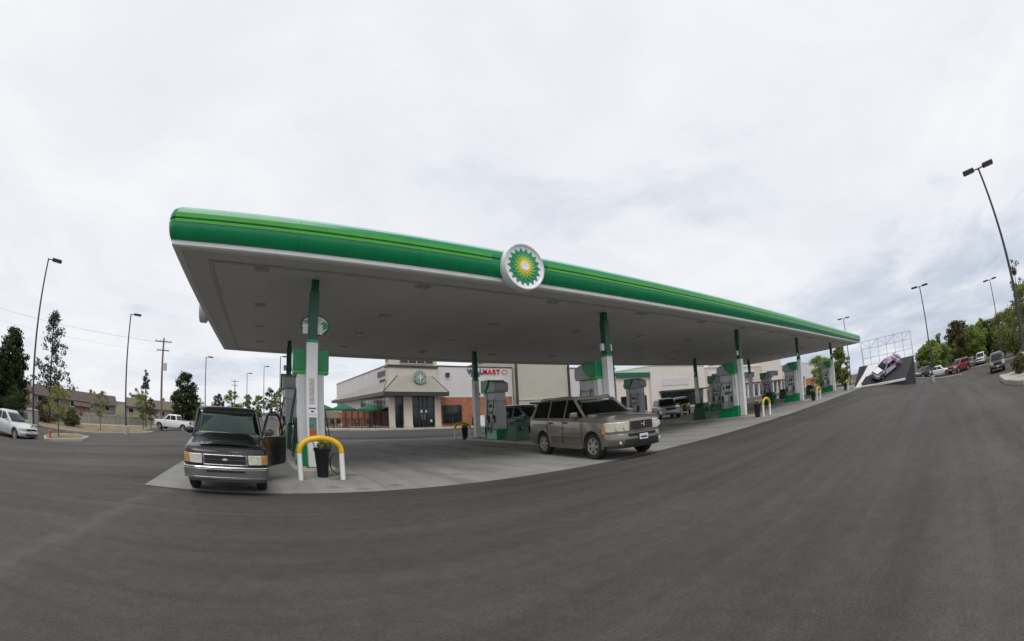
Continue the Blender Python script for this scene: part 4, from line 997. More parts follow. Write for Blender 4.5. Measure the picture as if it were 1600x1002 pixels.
# ---- simpler vehicles for the middle distance and beyond
def small_car(name, label, cat, kind, paint, loc, rz, group=None, sc=1.0, rim='five'):
    t = thing(name, label, cat, loc, rz, group, sc)
    if kind == 'sedan':
        c = Car(t, 4.6, 1.76, 2.68, .92, paint, 4.0, .45, 5.0, .35); c.wr = .315
        c.body([(c.xf, .38, .64, .02), (c.xf - .1, .28, .70, .03), (1.2, .22, .84, .05), (.85, .20, .89, .03), (0, .20, .92, 0), (-1.3, .22, .96, 0), (-1.75, .26, .98, .03), (c.xr + .05, .36, .94, .02), (c.xr, .45, .85, 0)], .38)
        c.wheels(.315, .20, rim)
        c.cabin(.90, 1.42, 1.05, .25, -.95, -1.75, .80, .60, bow=.16, rear_bow=.12, crown=.035)
        c.screen(.05, .95, .08, .08); c.screen(.08, .92, .10, .10, rear=True, name='rear_window')
        c.side_window([(.62, .08), (-.30, .08), (-.30, .92), (.02, .92)]); c.side_window([(-.38, .08), (-1.30, .08), (-.95, .92), (-.38, .92)])
        zl, zb0, zb1 = (.60, .72), .34, .58
    elif kind == 'suv':
        c = Car(t, 4.6, 1.84, 2.66, .90, paint, 4.5, .35, 6.0, .22); c.wr = .355
        c.body([(c.xf, .42, .82, .02), (c.xf - .1, .32, .93, .03), (1.0, .26, 1.04, .03), (0, .26, 1.06, 0), (-2.0, .30, 1.08, 0), (c.xr, .45, 1.0, 0)], .43)
        c.wheels(.355, .225, rim)
        c.cabin(1.04, 1.68, .98, .28, -1.9, -2.15, .86, .70, bow=.14, rear_bow=.08, crown=.04)
        c.screen(.06, .94, .09, .08); c.screen(.1, .9, .13, .12, rear=True, name='rear_window')
        c.side_window([(.60, .07), (-.15, .07), (-.15, .90), (.08, .90), (.32, .55)]); c.side_window([(-.24, .07), (-1.0, .07), (-1.0, .90), (-.24, .90)]); c.side_window([(-1.1, .07), (-1.9, .07), (-1.78, .90), (-1.1, .90)])
        zl, zb0, zb1 = (.68, .88), .36, .64
    else:
        c = Car(t, 5.6, 1.98, 3.6, .92, paint, 6.0, .25, 8.0, .12); c.wr = .39
        c.body([(c.xf, .46, .98, .02), (c.xf - .1, .40, 1.08, .03), (1.3, .34, 1.18, .03), (.3, .34, 1.20, 0), (-.9, .34, 1.20, 0), (-1.0, .4, 1.18, 0), (c.xr, .5, 1.18, 0)], .47)
        c.wheels(.39, .25, rim)
        c.cabin(1.18, 1.86, 1.30, .60, -.78, -.92, .92, .76, bow=.12, rear_bow=.03, crown=.04)
        c.screen(.06, .94, .09, .08); c.screen(.1, .9, .13, .12, rear=True, name='rear_window')
        c.side_window([(.90, .07), (.12, .07), (.12, .90), (.42, .90), (.65, .5)]); c.side_window([(.04, .07), (-.72, .07), (-.68, .90), (.04, .90)])
        m = MB(); m.b2((c.xr + .08, -.86, 1.19), (-1.0, .86, 1.205), 'interior'); m.build('bed_floor', t)
        for sd in (-1, 1): m = MB(); m.b2((c.xr + .02, sd * .93 - .04, 1.18), (-.98, sd * .93 + .03, 1.23), paint); m.build('bed_rail', t, bevel=.01)
        zl, zb0, zb1 = (.80, 1.0), .46, .72
    for sd in (-1, 1):
        m = MB(); c.strip(sd * .50 * c.W / .9, sd * .96 * c.W, zl[0], zl[1], .016, .09, 'lens', m, n=8); m.build('headlight', t, bevel=.012)
        m = MB(); c.strip(sd * .62 * c.W, sd * .97 * c.W, zl[0] + .08, zl[1] + .10, .016, .09, 'redlens', m, rear=True, n=6); m.build('tail_lamp', t, bevel=.01)
        m = MB(); m.box((c.cz[2] - .42, sd * (c.W + .07), c.cz[0] + .07), (.11, .18, .12), paint); m.build('side_mirror', t, bevel=.03)
    c.strip(-.44 * c.W / .9, .44 * c.W / .9, zl[0] + .02, zl[1] - .01, .018, .06, 'black', 'grille', bevel=.006)
    b = MB(); c.strip(-c.W * .98, c.W * .98, zb0, zb1, .035, .14, paint, b, n=14, roundz=True); b.build('front_bumper', t)
    b = MB(); c.strip(-c.W * .6, c.W * .6, zb0 + .04, zb0 + .12, .055, .05, 'black', b); b.build('lower_intake', t)
    b = MB(); c.strip(-c.W * .98, c.W * .98, zb0, zb1, .035, .14, paint, b, rear=True, n=14, roundz=True); b.build('rear_bumper', t)
    b = MB(); c.strip(-.16, .16, zb0 + .13, zb0 + .24, .06, .02, 'plate', b, n=2); b.build('number_plate', t)
    return t
def car_at(name, label, cat, kind, paint, x, y, heading, sc=1.0, group=None, rim='five'):
    # heading: compass degrees the nose points to, 0 = +Y, 90 = +X
    return small_car(name, label, cat, kind, paint, (x, y, terr(x, y) + (.014 if (-2.5 < x < 62 and 8.3 < y < 26) else 0)), R_(90 - heading), group, sc, rim)
LOT = 'cars parked at the far side of the lot on the right'
car_at('sedan', 'silver sedan at the left edge of the lot, nose towards the grass island', 'car', 'sedan', 'p_silver', -16.6, 22.4, 106)
car_at('pickup_truck', 'white pickup truck parked far behind the black pickup near the low wall', 'pickup truck', 'pickup', 'p_white', -12.0, 54.5, 285)
car_at('sport_utility_vehicle', 'dark blue vehicle stopped behind the tan SUV at the second island', 'suv', 'suv', 'p_blue', 14.3, 20.6, 168, sc=1.12)
car_at('sedan', 'dark car mostly hidden by the grey pump, between the tan SUV and the silver car', 'car', 'sedan', 'p_dark', 36.5, 36.0, 140)
car_at('sport_utility_vehicle', 'light silver crossover parked beyond the third island', 'car', 'suv', 'p_silver', 30.4, 22.9, 222)
car_at('sport_utility_vehicle', 'charcoal SUV parked close behind the light silver crossover', 'suv', 'suv', 'p_dark', 36.0, 25.2, 235)
car_at('sport_utility_vehicle', 'dark maroon SUV driving into the lot under the trees at far right', 'suv', 'suv', 'p_maroon', 45.2, -8.0, 278)
car_at('sport_utility_vehicle', 'bright red vehicle parked along the far kerb on the right', 'car', 'suv', 'p_red', 64.0, -4.7, 312, group=LOT)
car_at('sport_utility_vehicle', 'white van-like car between the red vehicle and the maroon SUV', 'car', 'suv', 'p_white', 72.0, -9.6, 285, group=LOT)
car_at('sedan', 'small grey car between the red vehicle and the white one', 'car', 'sedan', 'p_greyblue', 69.5, -7.3, 300, group=LOT)
car_at('sedan', 'white car left of the red vehicle at the far kerb', 'car', 'sedan', 'p_white', 65.0, -1.6, 200, group=LOT)
car_at('sedan', 'dark car just right of the black display ramp', 'car', 'sedan', 'p_dark', 65.0, 1.2, 310, group=LOT)

# ================================================================== SHOPS BEHIND THE FORECOURT
FY = 44.5
wk = patch('shop_sidewalk', [(4.5, 41.6), (160, 41.6), (160, 44.45), (13.6, 44.45), (13.6, 80), (4.5, 80)], .13, 'walk', step=4)
ribbon('shop_kerb', [(4.4, 80), (4.4, 41.5), (160, 41.5)], .18, 0, .135, 'kerb')

def wall_block(name, par, x0, x1, y0, y1, z0, z1, m, cope='brownmetal', bevel=0):
    mb = MB(); mb.b2((x0, y0, z0), (x1, y1, z1), m); o = mb.build(name, par)
    if cope:
        mb = MB(); mb.b2((x0 - .05, y0 - .06, z1), (x1 + .05, y1 + .05, z1 + .12), cope); mb.build('coping', o)
    return o
def window(par, x0, x1, z0, z1, y, cols=2, rows=1, fm='brownmetal', name='window', gm='storeglass', depth=.10):
    mb = MB(); t_ = .07
    mb.b2((x0, y - depth, z0), (x1, y + .04, z0 + t_), fm); mb.b2((x0, y - depth, z1 - t_), (x1, y + .04, z1), fm)
    for i in range(cols + 1):
        x = x0 + (x1 - x0 - t_) * i / cols; mb.b2((x, y - depth + .003, z0 + t_), (x + t_, y + .04, z1 - t_), fm)
    for j in range(1, rows):
        z = z0 + (z1 - z0) * j / rows; mb.b2((x0 + t_, y - depth + .006, z - t_ / 2), (x1 - t_, y + .04, z + t_ / 2), fm)
    f = mb.build(name, par)
    for i in range(cols):
        a = x0 + (x1 - x0 - t_) * i / cols + t_; b = x0 + (x1 - x0 - t_) * (i + 1) / cols
        mb = MB(); mb.b2((a, y - depth * .4, z0 + t_), (b, y - depth * .4 + .02, z1 - t_), gm); mb.build('pane', f, smooth=0)
    return f
shop = thing('coffee_shop', 'pale coffee shop with corner entrance tower, round green sign and orange brick base', 'coffee shop', (13.6, FY, 0))
shop_loc = Vector((13.6, FY, 0))
class Off:      # builds in world coordinates under a thing that stands elsewhere
    pass
def W(o): o.location = o.location - o.parent.location if o.parent.parent is None else o.location; return o
_b = MB.build
def build_w(s, name, parent=None, **k):
    # parts of a building are modelled in world coordinates and shifted to their thing's own origin
    if parent is not None and parent.get('category') in BWORLD:
        L = parent.location; s.v = [(x - L.x, y - L.y, z - L.z) for x, y, z in s.v]
    elif parent is not None and parent.parent is not None and parent.parent.get('category') in BWORLD:
        L = parent.parent.location; s.v = [(x - L.x, y - L.y, z - L.z) for x, y, z in s.v]
    return _b(s, name, parent, **k)
BWORLD = {'coffee shop', 'shop building'}
MB.build = build_w
wall_block('wall', shop, 13.6, 29.0, FY, 78, 0, 6.88, 'stucco2')
# brick base to the right of the entrance
mb = MB(); mb.b2((19.36, FY - .07, .1), (28.8, FY - .002, 3.40), 'brick'); br = mb.build('brick_base', shop)
mb = MB(); mb.b2((19.36, FY - .10, 3.40), (28.8, FY - .002, 3.50), 'stucco'); mb.build('ledge', shop)
mb = MB()
for k in range(13): mb.b2((19.36, FY - .076, .35 + .24 * k), (28.8, FY - .0705, .362 + .24 * k), 'mortar')
stuff(mb.build('brick_courses', br))
mb = MB(); mb.b2((23.05, FY - .12, .1), (23.5, FY - .003, 3.40), 'brick'); mb.build('brick_pier', shop)
window(shop, 19.55, 21.95, .45, 2.55, FY - .09, cols=2)
window(shop, 25.2, 27.4, .45, 2.55, FY - .09, cols=2)
for x, z, d in ((20.35, 5.95, (.45, .10, .45)), (24.1, 3.75, (.35, .30, .30))):
    mb = MB(); mb.b2((x - d[0] / 2, FY - d[1] - .12, z - d[2] / 2), (x + d[0] / 2, FY - .003, z + d[2] / 2), 'bronze'); mb.build('wall_lamp', shop, bevel=.02)
# entrance tower at the corner
tw = wall_block('tower', shop, 13.35, 18.98, FY - .30, 45.35, 3.95, 9.1, 'stucco')
mb = MB(); mb.b2((13.25, FY - .40, 6.60), (19.08, 45.45, 6.86), 'brownmetal'); mb.build('tower_cornice', shop)
window(shop, 14.6, 18.55, 7.0, 8.8, FY - .28, cols=4, fm='stucco3', name='tower_window')
mb = MB()
for y0_, y1_ in ((44.4, 44.75), (44.85, 45.2)): mb.b2((13.29, y0_, 7.25), (13.35, y1_, 8.8), 'storeglass')
mb.build('tower_side_glass', shop)
# sloping tan skirt roof round the corner, with dark hip edges
A_, B_, C_, D_ = (12.47, 43.12, 3.945), (19.88, 43.12, 3.945), (18.35, FY - .305, 5.72), (14.35, FY - .305, 5.72)
E_, F_, G_, H_ = (13.345, 45.0, 5.15), (13.595, 77, 4.45), (12.47, 77, 3.945), (19.0, FY - .305, 3.945)
mb = MB(); mb.add([A_, B_, C_, D_, E_, F_, G_, H_], [(0, 1, 2, 3), (0, 3, 4), (0, 4, 5, 6), (1, 7, 2)], 'skirt'); mb.build('skirt_roof', shop, smooth=0)
for p, q in ((A_, D_), (A_, E_), (B_, C_)): mb = MB(); mb.tube([p, q], .05, 'brownmetal', 6); mb.build('hip_trim', shop)
# flat brown entrance canopy that runs round the corner along the patio side
mb = MB(); mb.prism([(12.45, 77), (12.45, 43.1), (19.9, 43.1), (19.9, FY - .31), (13.3, FY - .31), (13.3, 77)], 'z', 3.52, 3.94, 'brownmetal'); mb.build('entrance_canopy', shop)
# entrance pilasters and glazed doors
for a, b, pr in ((13.38, 14.0, .30), (15.0, 15.95, .38), (18.62, 18.98, .30), (19.02, 19.35, .20)):
    mb = MB(); mb.b2((a, FY - pr, .13), (b, FY - .004, 3.50), 'stucco'); mb.b2((a - .04, FY - pr - .04, .13), (b + .04, FY - .003, .40), 'stucco3'); mb.build('pilaster', shop, bevel=.01)
mb = MB(); mb.b2((14.0, FY - .06, .13), (15.0, FY - .005, 3.5), 'storeglass'); mb.build('side_light', shop)
mb = MB(); mb.b2((15.95, FY - .06, .13), (18.62, FY - .005, 3.5), 'storeglass'); eg = mb.build('entrance_glass', shop)
for x in (15.95, 16.75, 17.25, 17.75, 18.55):
    mb = MB(); mb.b2((x, FY - .12, .13), (x + .07, FY - .061, 3.5), 'bronze'); mb.build('door_frame', eg)
mb = MB(); mb.b2((15.95, FY - .13, 2.35), (18.62, FY - .062, 2.45), 'bronze'); mb.build('transom', eg)
for x in (17.12, 17.42): mb = MB(); mb.tube([(x, FY - .16, .95), (x, FY - .16, 1.55)], .025, 'chrome', 6); mb.build('door_handle', eg)
for x, z, m_ in ((17.0, 1.75, 'hubwhite'), (17.55, 1.75, 'hubwhite'), (18.1, .7, 'lgrey')):
    mb = MB(); mb.b2((x, FY - .075, z), (x + .22, FY - .062, z + .28), m_); mb.build('door_notice', eg)
# patio side glazing under the canopy
for k in range(9):
    y = 45.0 + k * 1.5
    mb = MB(); mb.b2((13.52, y, .3), (13.596, y + 1.3, 3.4), 'storeglass'); mb.build('side_window', shop)
mb = MB(); mb.b2((13.50, 60, .1), (13.597, 77.8, 1.9), 'brick'); mb.build('side_brick_base', shop)
# round green sign
mb = MB(); mb.lathe([(.0001, -.10), (.70, -.10), (.73, -.06), (.73, .0)], 'umbrella', n=40, axis='y', c=(16.72, FY - .95, 5.54)); rg = mb.build('round_sign', shop)
mb = MB(); mb.tube([(16.72, FY - .31, 5.9), (16.72, FY - .94, 5.9)], .06, 'bronze', 8); mb.build('sign_bracket', shop)
mb = MB(); mb.lathe([(.69, -.105), (.69, -.115), (.66, -.115), (.66, -.105)], 'hubwhite', n=40, axis='y', c=(16.72, FY - .95, 5.54), cap=False); mb.lathe([(.45, -.105), (.45, -.115), (.42, -.115), (.42, -.105)], 'hubwhite', n=40, axis='y', c=(16.72, FY - .95, 5.54), cap=False); stuff(mb.build('sign_rings', rg))
mb = MB()
for sd in (-1, 1):
    for k in range(3):
        P = [(16.72 + sd * (.15 + .085 * k + .03 * math.sin(j * 1.4 + k)), FY - 1.065, 5.54 + .30 - .09 * k - .10 * j) for j in range(6 - k)]
        mb.tube(P, .022, 'hubwhite', 5)
mb.lathe([(.0001, -.12), (.085, -.12), (.085, -.105)], 'hubwhite', n=14, axis='y', c=(16.72, FY - .95, 5.66), cap=False); mb.prism([(16.64, 5.56), (16.80, 5.56), (16.77, 5.15), (16.67, 5.15)], 'y', FY - 1.07, FY - 1.055, 'hubwhite')
mb.prism([(16.63, 5.76), (16.81, 5.76), (16.84, 5.86), (16.76, 5.81), (16.72, 5.89), (16.68, 5.81), (16.60, 5.86)], 'y', FY - 1.07, FY - 1.055, 'hubwhite')
stuff(mb.build('sign_figure', rg))
for k in range(18):
    a = R_(200 - 220 * k / 17) if k < 10 else R_(-20 - 20 * (k - 10) + 0)
    a = R_(165 - 150 * (k % 9) / 8) if k < 9 else R_(-165 + 150 * (k % 9) / 8)
    mb = MB(); mb.box((16.72 + .55 * math.cos(a), FY - 1.06, 5.54 + .55 * math.sin(a)), (.07, .012, .10), 'hubwhite'); mb.build('sign_letter', rg)
# two dark lettered boards on the patio-side wall
for y0_, y1_, z0_, z1_ in ((45.6, 49.4, 5.85, 6.45), (45.7, 48.4, 4.95, 5.5)):
    mb = MB(); mb.b2((13.545, y0_, z0_ - .02), (13.598, y1_, z1_ + .02), 'stucco3'); bd = mb.build('wall_sign', shop)
    n = 7
    for k in range(n):
        w_ = (y1_ - y0_) / n; mb = MB(); mb.b2((13.50, y0_ + k * w_ + .05, z0_), (13.544, y0_ + (k + .78) * w_, z1_), 'dgrey'); mb.build('sign_letter', bd)
# store lettering high on the wall, blue then red, with an oval swoosh
LET = thing('wall_lettering', 'store name in blue and red letters with oval swoosh high on the pale wall', 'store sign', (25.4, FY - .006, 6.36))
x = -2.55
for ch, mm in zip('WALMART', ('signblue',) * 3 + ('signred',) * 4):
    me = text_mesh(ch, .80, .05, mm, .022); o = link('letter', me, LET); o.rotation_euler = (R_(90), 0, 0); wdt = o.dimensions.x
    o.location = (x + wdt / 2, -.06, 0); x += wdt + .07
mb = MB(); mb.tube([(x + .55 + .42 * math.cos(a), -.07, .05 + .24 * math.sin(a)) for a in [2 * math.pi * k / 24 for k in range(25)]], .03, 'signred', 6); mb.build('swoosh', LET)
# sandwich board and litter bin by the brick wall
sb = thing('sandwich_board', 'pale sandwich board standing against the orange brick wall', 'sign board', (23.9, 43.3, .13))
for s in (-1, 1):
    mb = MB(); mb.add([(-.32, s * .28, 0), (.32, s * .28, 0), (.32, s * .02, 1.15), (-.32, s * .02, 1.15), (-.32, s * .25, 0), (.32, s * .25, 0), (.32, s * -.01, 1.15), (-.32, s * -.01, 1.15)], [(0, 1, 2, 3), (7, 6, 5, 4), (0, 4, 5, 1), (1, 5, 6, 2), (2, 6, 7, 3), (3, 7, 4, 0)], 'lgrey'); mb.build('board', sb)
lbn = thing('litter_bin', 'brown litter bin beside the sandwich board in front of the brick wall', 'litter bin', (22.9, 43.2, .13))
mb = MB(); mb.lathe([(.26, 0), (.29, .05), (.29, .85), (.26, .90)], 'bronze', n=20); mb.build('drum', lbn); mb = MB(); mb.lathe([(.30, .90), (.28, 1.0), (.16, 1.10), (.0001, 1.12)], 'dgrey', n=20); mb.build('lid', lbn)
# patio: railings, umbrellas, tables, timber screen
def railing(x0, y0, x1, y1, label, n):
    L = math.dist((x0, y0), (x1, y1)); t = thing('patio_railing', label, 'railing', (x0, y0, .13), math.atan2(y1 - y0, x1 - x0), 'black railings round the patio')
    for z in (.10, .98): mb = MB(); mb.b2((0, -.02, z), (L, .02, z + .05), 'black'); _b(mb, 'rail', t)
    for k in range(n + 1): mb = MB(); mb.b2((L * k / n - .03, -.03, 0), (L * k / n + .03, .03, 1.08), 'black'); _b(mb, 'post', t)
    mb = MB(); k = 0
    while k * .11 < L: mb.b2((k * .11 - .008, -.008, .15), (k * .11 + .008, .008, .98), 'black'); k += 1
    stuff(_b(mb, 'pickets', t))
railing(5.6, 42.4, 12.9, 43.0, 'black railing along the front of the coffee patio', 5)
railing(5.6, 42.6, 5.6, 60, 'black railing along the left side of the coffee patio', 8)
def umbrella(x, y, label):
    t = thing('patio_umbrella', label, 'umbrella', (x, y, .13), 0, 'green umbrellas on the patio')
    mb = MB(); n = 8; top = (0, 0, 2.62); vs = [top]; 
    for k in range(n): a = 2 * math.pi * k / n; vs.append((1.5 * math.cos(a), 1.5 * math.sin(a), 2.02))
    for k in range(n): a = 2 * math.pi * (k + .5) / n; vs.append((.72 * math.cos(a), .72 * math.sin(a), 2.34))
    for k in range(n): a = 2 * math.pi * k / n; vs.append((1.5 * math.cos(a), 1.5 * math.sin(a), 1.82))
    fs = []
    for k in range(n): k2 = (k + 1) % n; fs += [(0, 1 + k, 9 + k), (0, 9 + k, 1 + k2), (1 + k, 1 + k2, 9 + k), (1 + k, 17 + k, 17 + k2, 1 + k2)]
    mb.add(vs, fs, 'umbrella'); _b(mb, 'shade', t, smooth=20)
    mb = MB(); mb.tube([(0, 0, 0), (0, 0, 2.7)], .025, 'black', 8); _b(mb, 'pole', t)
    mb = MB(); mb.lathe([(.0001, .70), (.45, .70), (.45, .74), (.0001, .74)], 'dgrey', n=18); _b(mb, 'table', t)
    mb = MB(); mb.lathe([(.30, 0), (.28, .08), (.05, .10)], 'black', n=14); _b(mb, 'base', t)
umbrella(9.2, 48.2, 'left of the two open green patio umbrellas'); umbrella(12.05, 47.3, 'right green patio umbrella close to the coffee shop wall'); umbrella(7.0, 50.5, 'green patio umbrella at the outer corner, mostly behind the front pump')
for k, (x, y) in enumerate(((8.3, 46.6), (10.2, 46.2), (11.4, 45.2), (7.3, 45.4), (10.9, 48.7), (8.6, 49.6))):
    t = thing('patio_chair', ('dark patio chair under the left open umbrella', 'dark patio chair close behind the middle of the front railing', 'dark patio chair nearest the coffee shop pilaster', 'dark patio chair at the outer left corner of the patio', 'dark patio chair under the right umbrella by the timber screen', 'rearmost dark patio chair by the tan low wall')[k], 'chair', (x, y, .13), k * 1.1, 'dark chairs on the patio')
    mb = MB(); mb.b2((-.22, -.22, .43), (.22, .22, .47), 'black'); _b(mb, 'seat', t); mb = MB(); mb.b2((-.22, .19, .47), (.22, .23, .90), 'black'); _b(mb, 'backrest', t)
    for sx in (-1, 1):
        for sy in (-1, 1): mb = MB(); mb.b2((sx * .2 - .015, sy * .2 - .015, 0), (sx * .2 + .015, sy * .2 + .015, .43), 'black'); _b(mb, 'leg', t)
ts = thing('timber_screen', 'reddish timber screen of upright boards behind the patio umbrellas', 'screen', (9.6, 51.6, .13), .1)
for k in range(22):
    mb = MB(); mb.b2((k * .2, 0, .0), (k * .2 + .185, .04 + .01 * (k % 3), 2.05), ('brick', 'pink', 'roofbrown', 'brick')[k % 4]); _b(mb, 'board', ts)
pw = thing('planter_wall', 'low tan wall at the back of the patio left of the timber screen', 'wall', (4.8, 52.4, .13))
mb = MB(); mb.b2((0, 0, 0), (4.6, .3, 1.75), 'sidingtan'); _b(mb, 'panel', pw); mb = MB(); mb.b2((-.03, -.03, 1.75), (4.63, .33, 1.83), 'stucco'); _b(mb, 'coping', pw)

# the rest of the row
hall = thing('stucco_hall', 'olive stucco block with brown corner downpipes and pale side wing behind the pumps', 'shop building', (29, FY, 0))
wall_block('wall', hall, 29.18, 37.25, FY - .6, 70, 0, 8.4, 'stucco3', cope='brownmetal')
for x in (29.04, 37.30): mb = MB(); mb.b2((x, FY - .85, 0), (x + .22, FY - .60, 8.3), 'brownmetal'); mb.build('downpipe', hall)
wall_block('wing_wall', hall, 37.55, 47.2, FY, 70, 0, 6.95, 'stucco2')
window(hall, 39.0, 44.0, .3, 2.6, FY - .02, cols=4); window(hall, 31.0, 35.4, .3, 2.6, FY - .62, cols=3)
mb = MB(); mb.b2((29.4, FY - .68, 2.9), (37.1, FY - .603, 3.05), 'stucco'); mb.build('ledge', hall)
gs = thing('green_roofed_shop', 'low cream shop with green roof band between taller pale walls', 'shop building', (47.2, FY, 0))
wall_block('wall', gs, 47.25, 55.0, FY, 70, 0, 5.62, 'cream', cope=None)
mb = MB(); mb.b2((47.2, FY - .35, 5.60), (55.0, 70, 6.22), 'capgreen'); mb.build('roof_band', gs)
mb = MB(); mb.b2((47.2, FY - .37, 6.22), (55.0, 70, 6.32), 'lgreen'); mb.build('roof_edge', gs)
for x in (49.0, 50.4, 51.8): mb = MB(); mb.lathe([(.0001, -.05), (.28, -.05), (.28, 0)], 'dgrey' if x != 50.4 else 'lgrey', n=16, axis='y', c=(x, FY - .003, 4.3)); mb.build('sign_roundel', gs)
window(gs, 48.0, 54.0, .3, 2.7, FY - .02, cols=5)
ch = thing('cream_hall', 'large plain cream hall behind the silver cars', 'shop building', (55.0, FY, 0))
wall_block('wall', ch, 55.05, 72, FY - .4, 75, 0, 7.25, 'cream', cope='stucco')
mb = MB(); mb.b2((58, FY - .46, 4.0), (66, FY - .403, 5.2), 'stucco2'); mb.build('sign_panel', ch)
mb = MB(); mb.b2((57, FY - 1.5, 2.9), (71, FY - .403, 3.15), 'bronze'); mb.build('shop_awning', ch)
window(ch, 57.5, 70.5, .3, 2.8, FY - .42, cols=9)
row = thing('shop_row', 'long row of small shop fronts with white piers and brown awning towards the right', 'shop building', (72, FY, 0))
wall_block('wall', row, 72.05, 132, FY, 72, 0, 6.9, 'stucco', cope='stucco3')
wall_block('tower', row, 100, 114, FY - .5, 60, 3.2, 9.2, 'cream', cope='brownmetal')
for a, b in ((74, 83), (86, 96), (102, 112), (116, 129)):
    mb = MB(); mb.b2((a, FY - .12, 4.1), (b, FY - .003, 6.2), 'white_panel'); mb.build('fascia_panel', row)
    mb = MB(); mb.b2((a + 1.2, FY - .62, 4.5), (b - 1.2, FY - .505 if a == 102 else FY - .123, 5.7), 'dgrey'); mb.build('sign_board', row)
mb = MB(); mb.b2((72.3, FY - 1.9, 2.95), (131.5, FY - .52, 3.25), 'brownmetal'); mb.build('awning', row)
for k in range(20):
    x = 72.6 + 3.1 * k; mb = MB(); mb.b2((x, FY - 1.8, .13), (x + .45, FY - 1.4, 2.95), 'white_panel'); mb.build('pier', row)
    if k < 19: mb = MB(); mb.b2((x + .6, FY - .08, .2), (x + 2.9, FY - .004, 2.8), 'storeglass' if k % 3 else 'brick'); mb.build('shop_window', row)
eb = thing('end_shop', 'end shop with orange brick front and pale pink upper wall by the trees', 'shop building', (132.3, FY, 0))
wall_block('wall', eb, 132.3, 150, FY - .3, 70, 2.6, 7.4, 'stucco2', cope='stucco'); mb = MB(); mb.b2((132.3, FY - .35, 0), (149.6, 70, 2.599), 'brick'); mb.build('brick_base', eb)
mb = MB(); mb.b2((149.3, FY - .7, 0), (150.0, FY - .36, 4.5), 'white_panel'); mb.build('corner_pier', eb)
MB.build = _b

# ================================================================== LAMPS, POLES, WIRES
def lamp(label, x, y, top, heads, az, grp, thick=.075, ped=.7):
    z = terr(x, y); H = top - z; t = thing('street_lamp', label, 'street lamp', (x, y, z), 0, grp)
    mb = MB(); mb.lathe([(.28, -.2), (.28, ped - .04), (.25, ped)], 'kerb', n=16); mb.build('footing', t)
    mb = MB(); mb.tube([(0, 0, ped), (0, 0, H * .5), (0, 0, H - .05)], [thick * 1.25, thick, thick * .75], 'poleblue', 10); mb.build('pole', t, smooth=60)
    d = Vector((math.sin(az), math.cos(az), 0))
    for s in ((-1, 1) if heads == 2 else (1,)):
        mb = MB(); mb.tube([(0, 0, H - .1), tuple(d * s * .35 + Vector((0, 0, H - .06)))], .035, 'poleblue', 6); a = mb.build('arm', t)
        mb = MB(); mb.box(tuple(d * s * .72 + Vector((0, 0, H - .04))), (.80, .40, .16), 'bronze', math.pi / 2 - az); hd = mb.build('lamp_head', t, bevel=.04)
        mb = MB(); mb.box(tuple(d * s * .72 + Vector((0, 0, H - .125))), (.60, .30, .012), 'lampglass', math.pi / 2 - az); mb.build('lens', hd)
    return t
lamp('tall single-head lamp pole above the dark trees at far left', -16.25, 24.85, 9.18, 1, R_(57), 'lamp poles in the lot on the left')
lamp('single-head lamp pole in front of the low wall, second from left', -13.75, 39.25, 9.14, 1, R_(71), 'lamp poles in the lot on the left')
lamp('distant single-head lamp pole behind the white pickup', -9.06, 64.4, 8.86, 1, R_(82), 'lamp poles in the lot on the left')
lamp('distant lamp pole just left of the first pump', 2.43, 61.4, 9.3, 1, R_(92), 'lamp poles in the lot on the left')
lamp('thin far lamp pole above the black pickup, left of the nearer one', -3.6, 92, 9.3, 1, R_(90), 'lamp poles in the lot on the left')
lamp('thin far lamp pole just right of the black pickup', 0.1, 88, 10.5, 1, R_(90), 'lamp poles in the lot on the left')
lamp('tallest twin-head lamp pole leaning over the right edge', 22.97, -5.86, 9.51, 2, R_(10), 'twin-head lamp poles on the right', .085, .9)
lamp('twin-head lamp pole by the maroon SUV under the trees', 59.82, -11.43, 8.7, 2, R_(15), 'twin-head lamp poles on the right')
lamp('twin-head lamp pole right of the black display ramp', 50.8, -0.1, 9.05, 2, R_(5), 'twin-head lamp poles on the right')
lamp('twin-head lamp pole beyond the far right end of the canopy', 72.7, 14.95, 10.5, 2, R_(0), 'twin-head lamp poles on the right')
def util(label, x, y, H, trans):
    z = terr(x, y); t = thing('utility_pole', label, 'utility pole', (x, y, z), 0, 'wooden utility poles')
    mb = MB(); mb.tube([(0, 0, -.3), (0, 0, H)], [.17, .11], 'wood', 10); mb.build('pole', t, smooth=60)
    for zz, w_ in ((H - .45, 1.2), (H - 1.5, .9)): mb = MB(); mb.b2((-w_, -.16, zz - .06), (w_, -.05, zz + .06), 'wood'); mb.build('crossarm', t)
    for xx in (-1.05, -.45, .45, 1.05): mb = MB(); mb.lathe([(.03, H - .39), (.05, H - .34), (.03, H - .22), (.0001, H - .2)], 'steel', n=8, c=(xx, -.10, 0)); mb.build('insulator', t)
    if trans: mb = MB(); mb.lathe([(.0001, H - 3.9), (.24, H - 3.85), (.25, H - 3.0), (.0001, H - 2.9)], 'steel', n=14, c=(.42, 0, 0)); mb.build('transformer', t)
    return t
util('nearer wooden utility pole with crossarms behind the low wall', -13.74, 54.4, 11.0, True)
util('far wooden utility pole above the black pickup roof', -8.6, 125.8, 11.0, False)
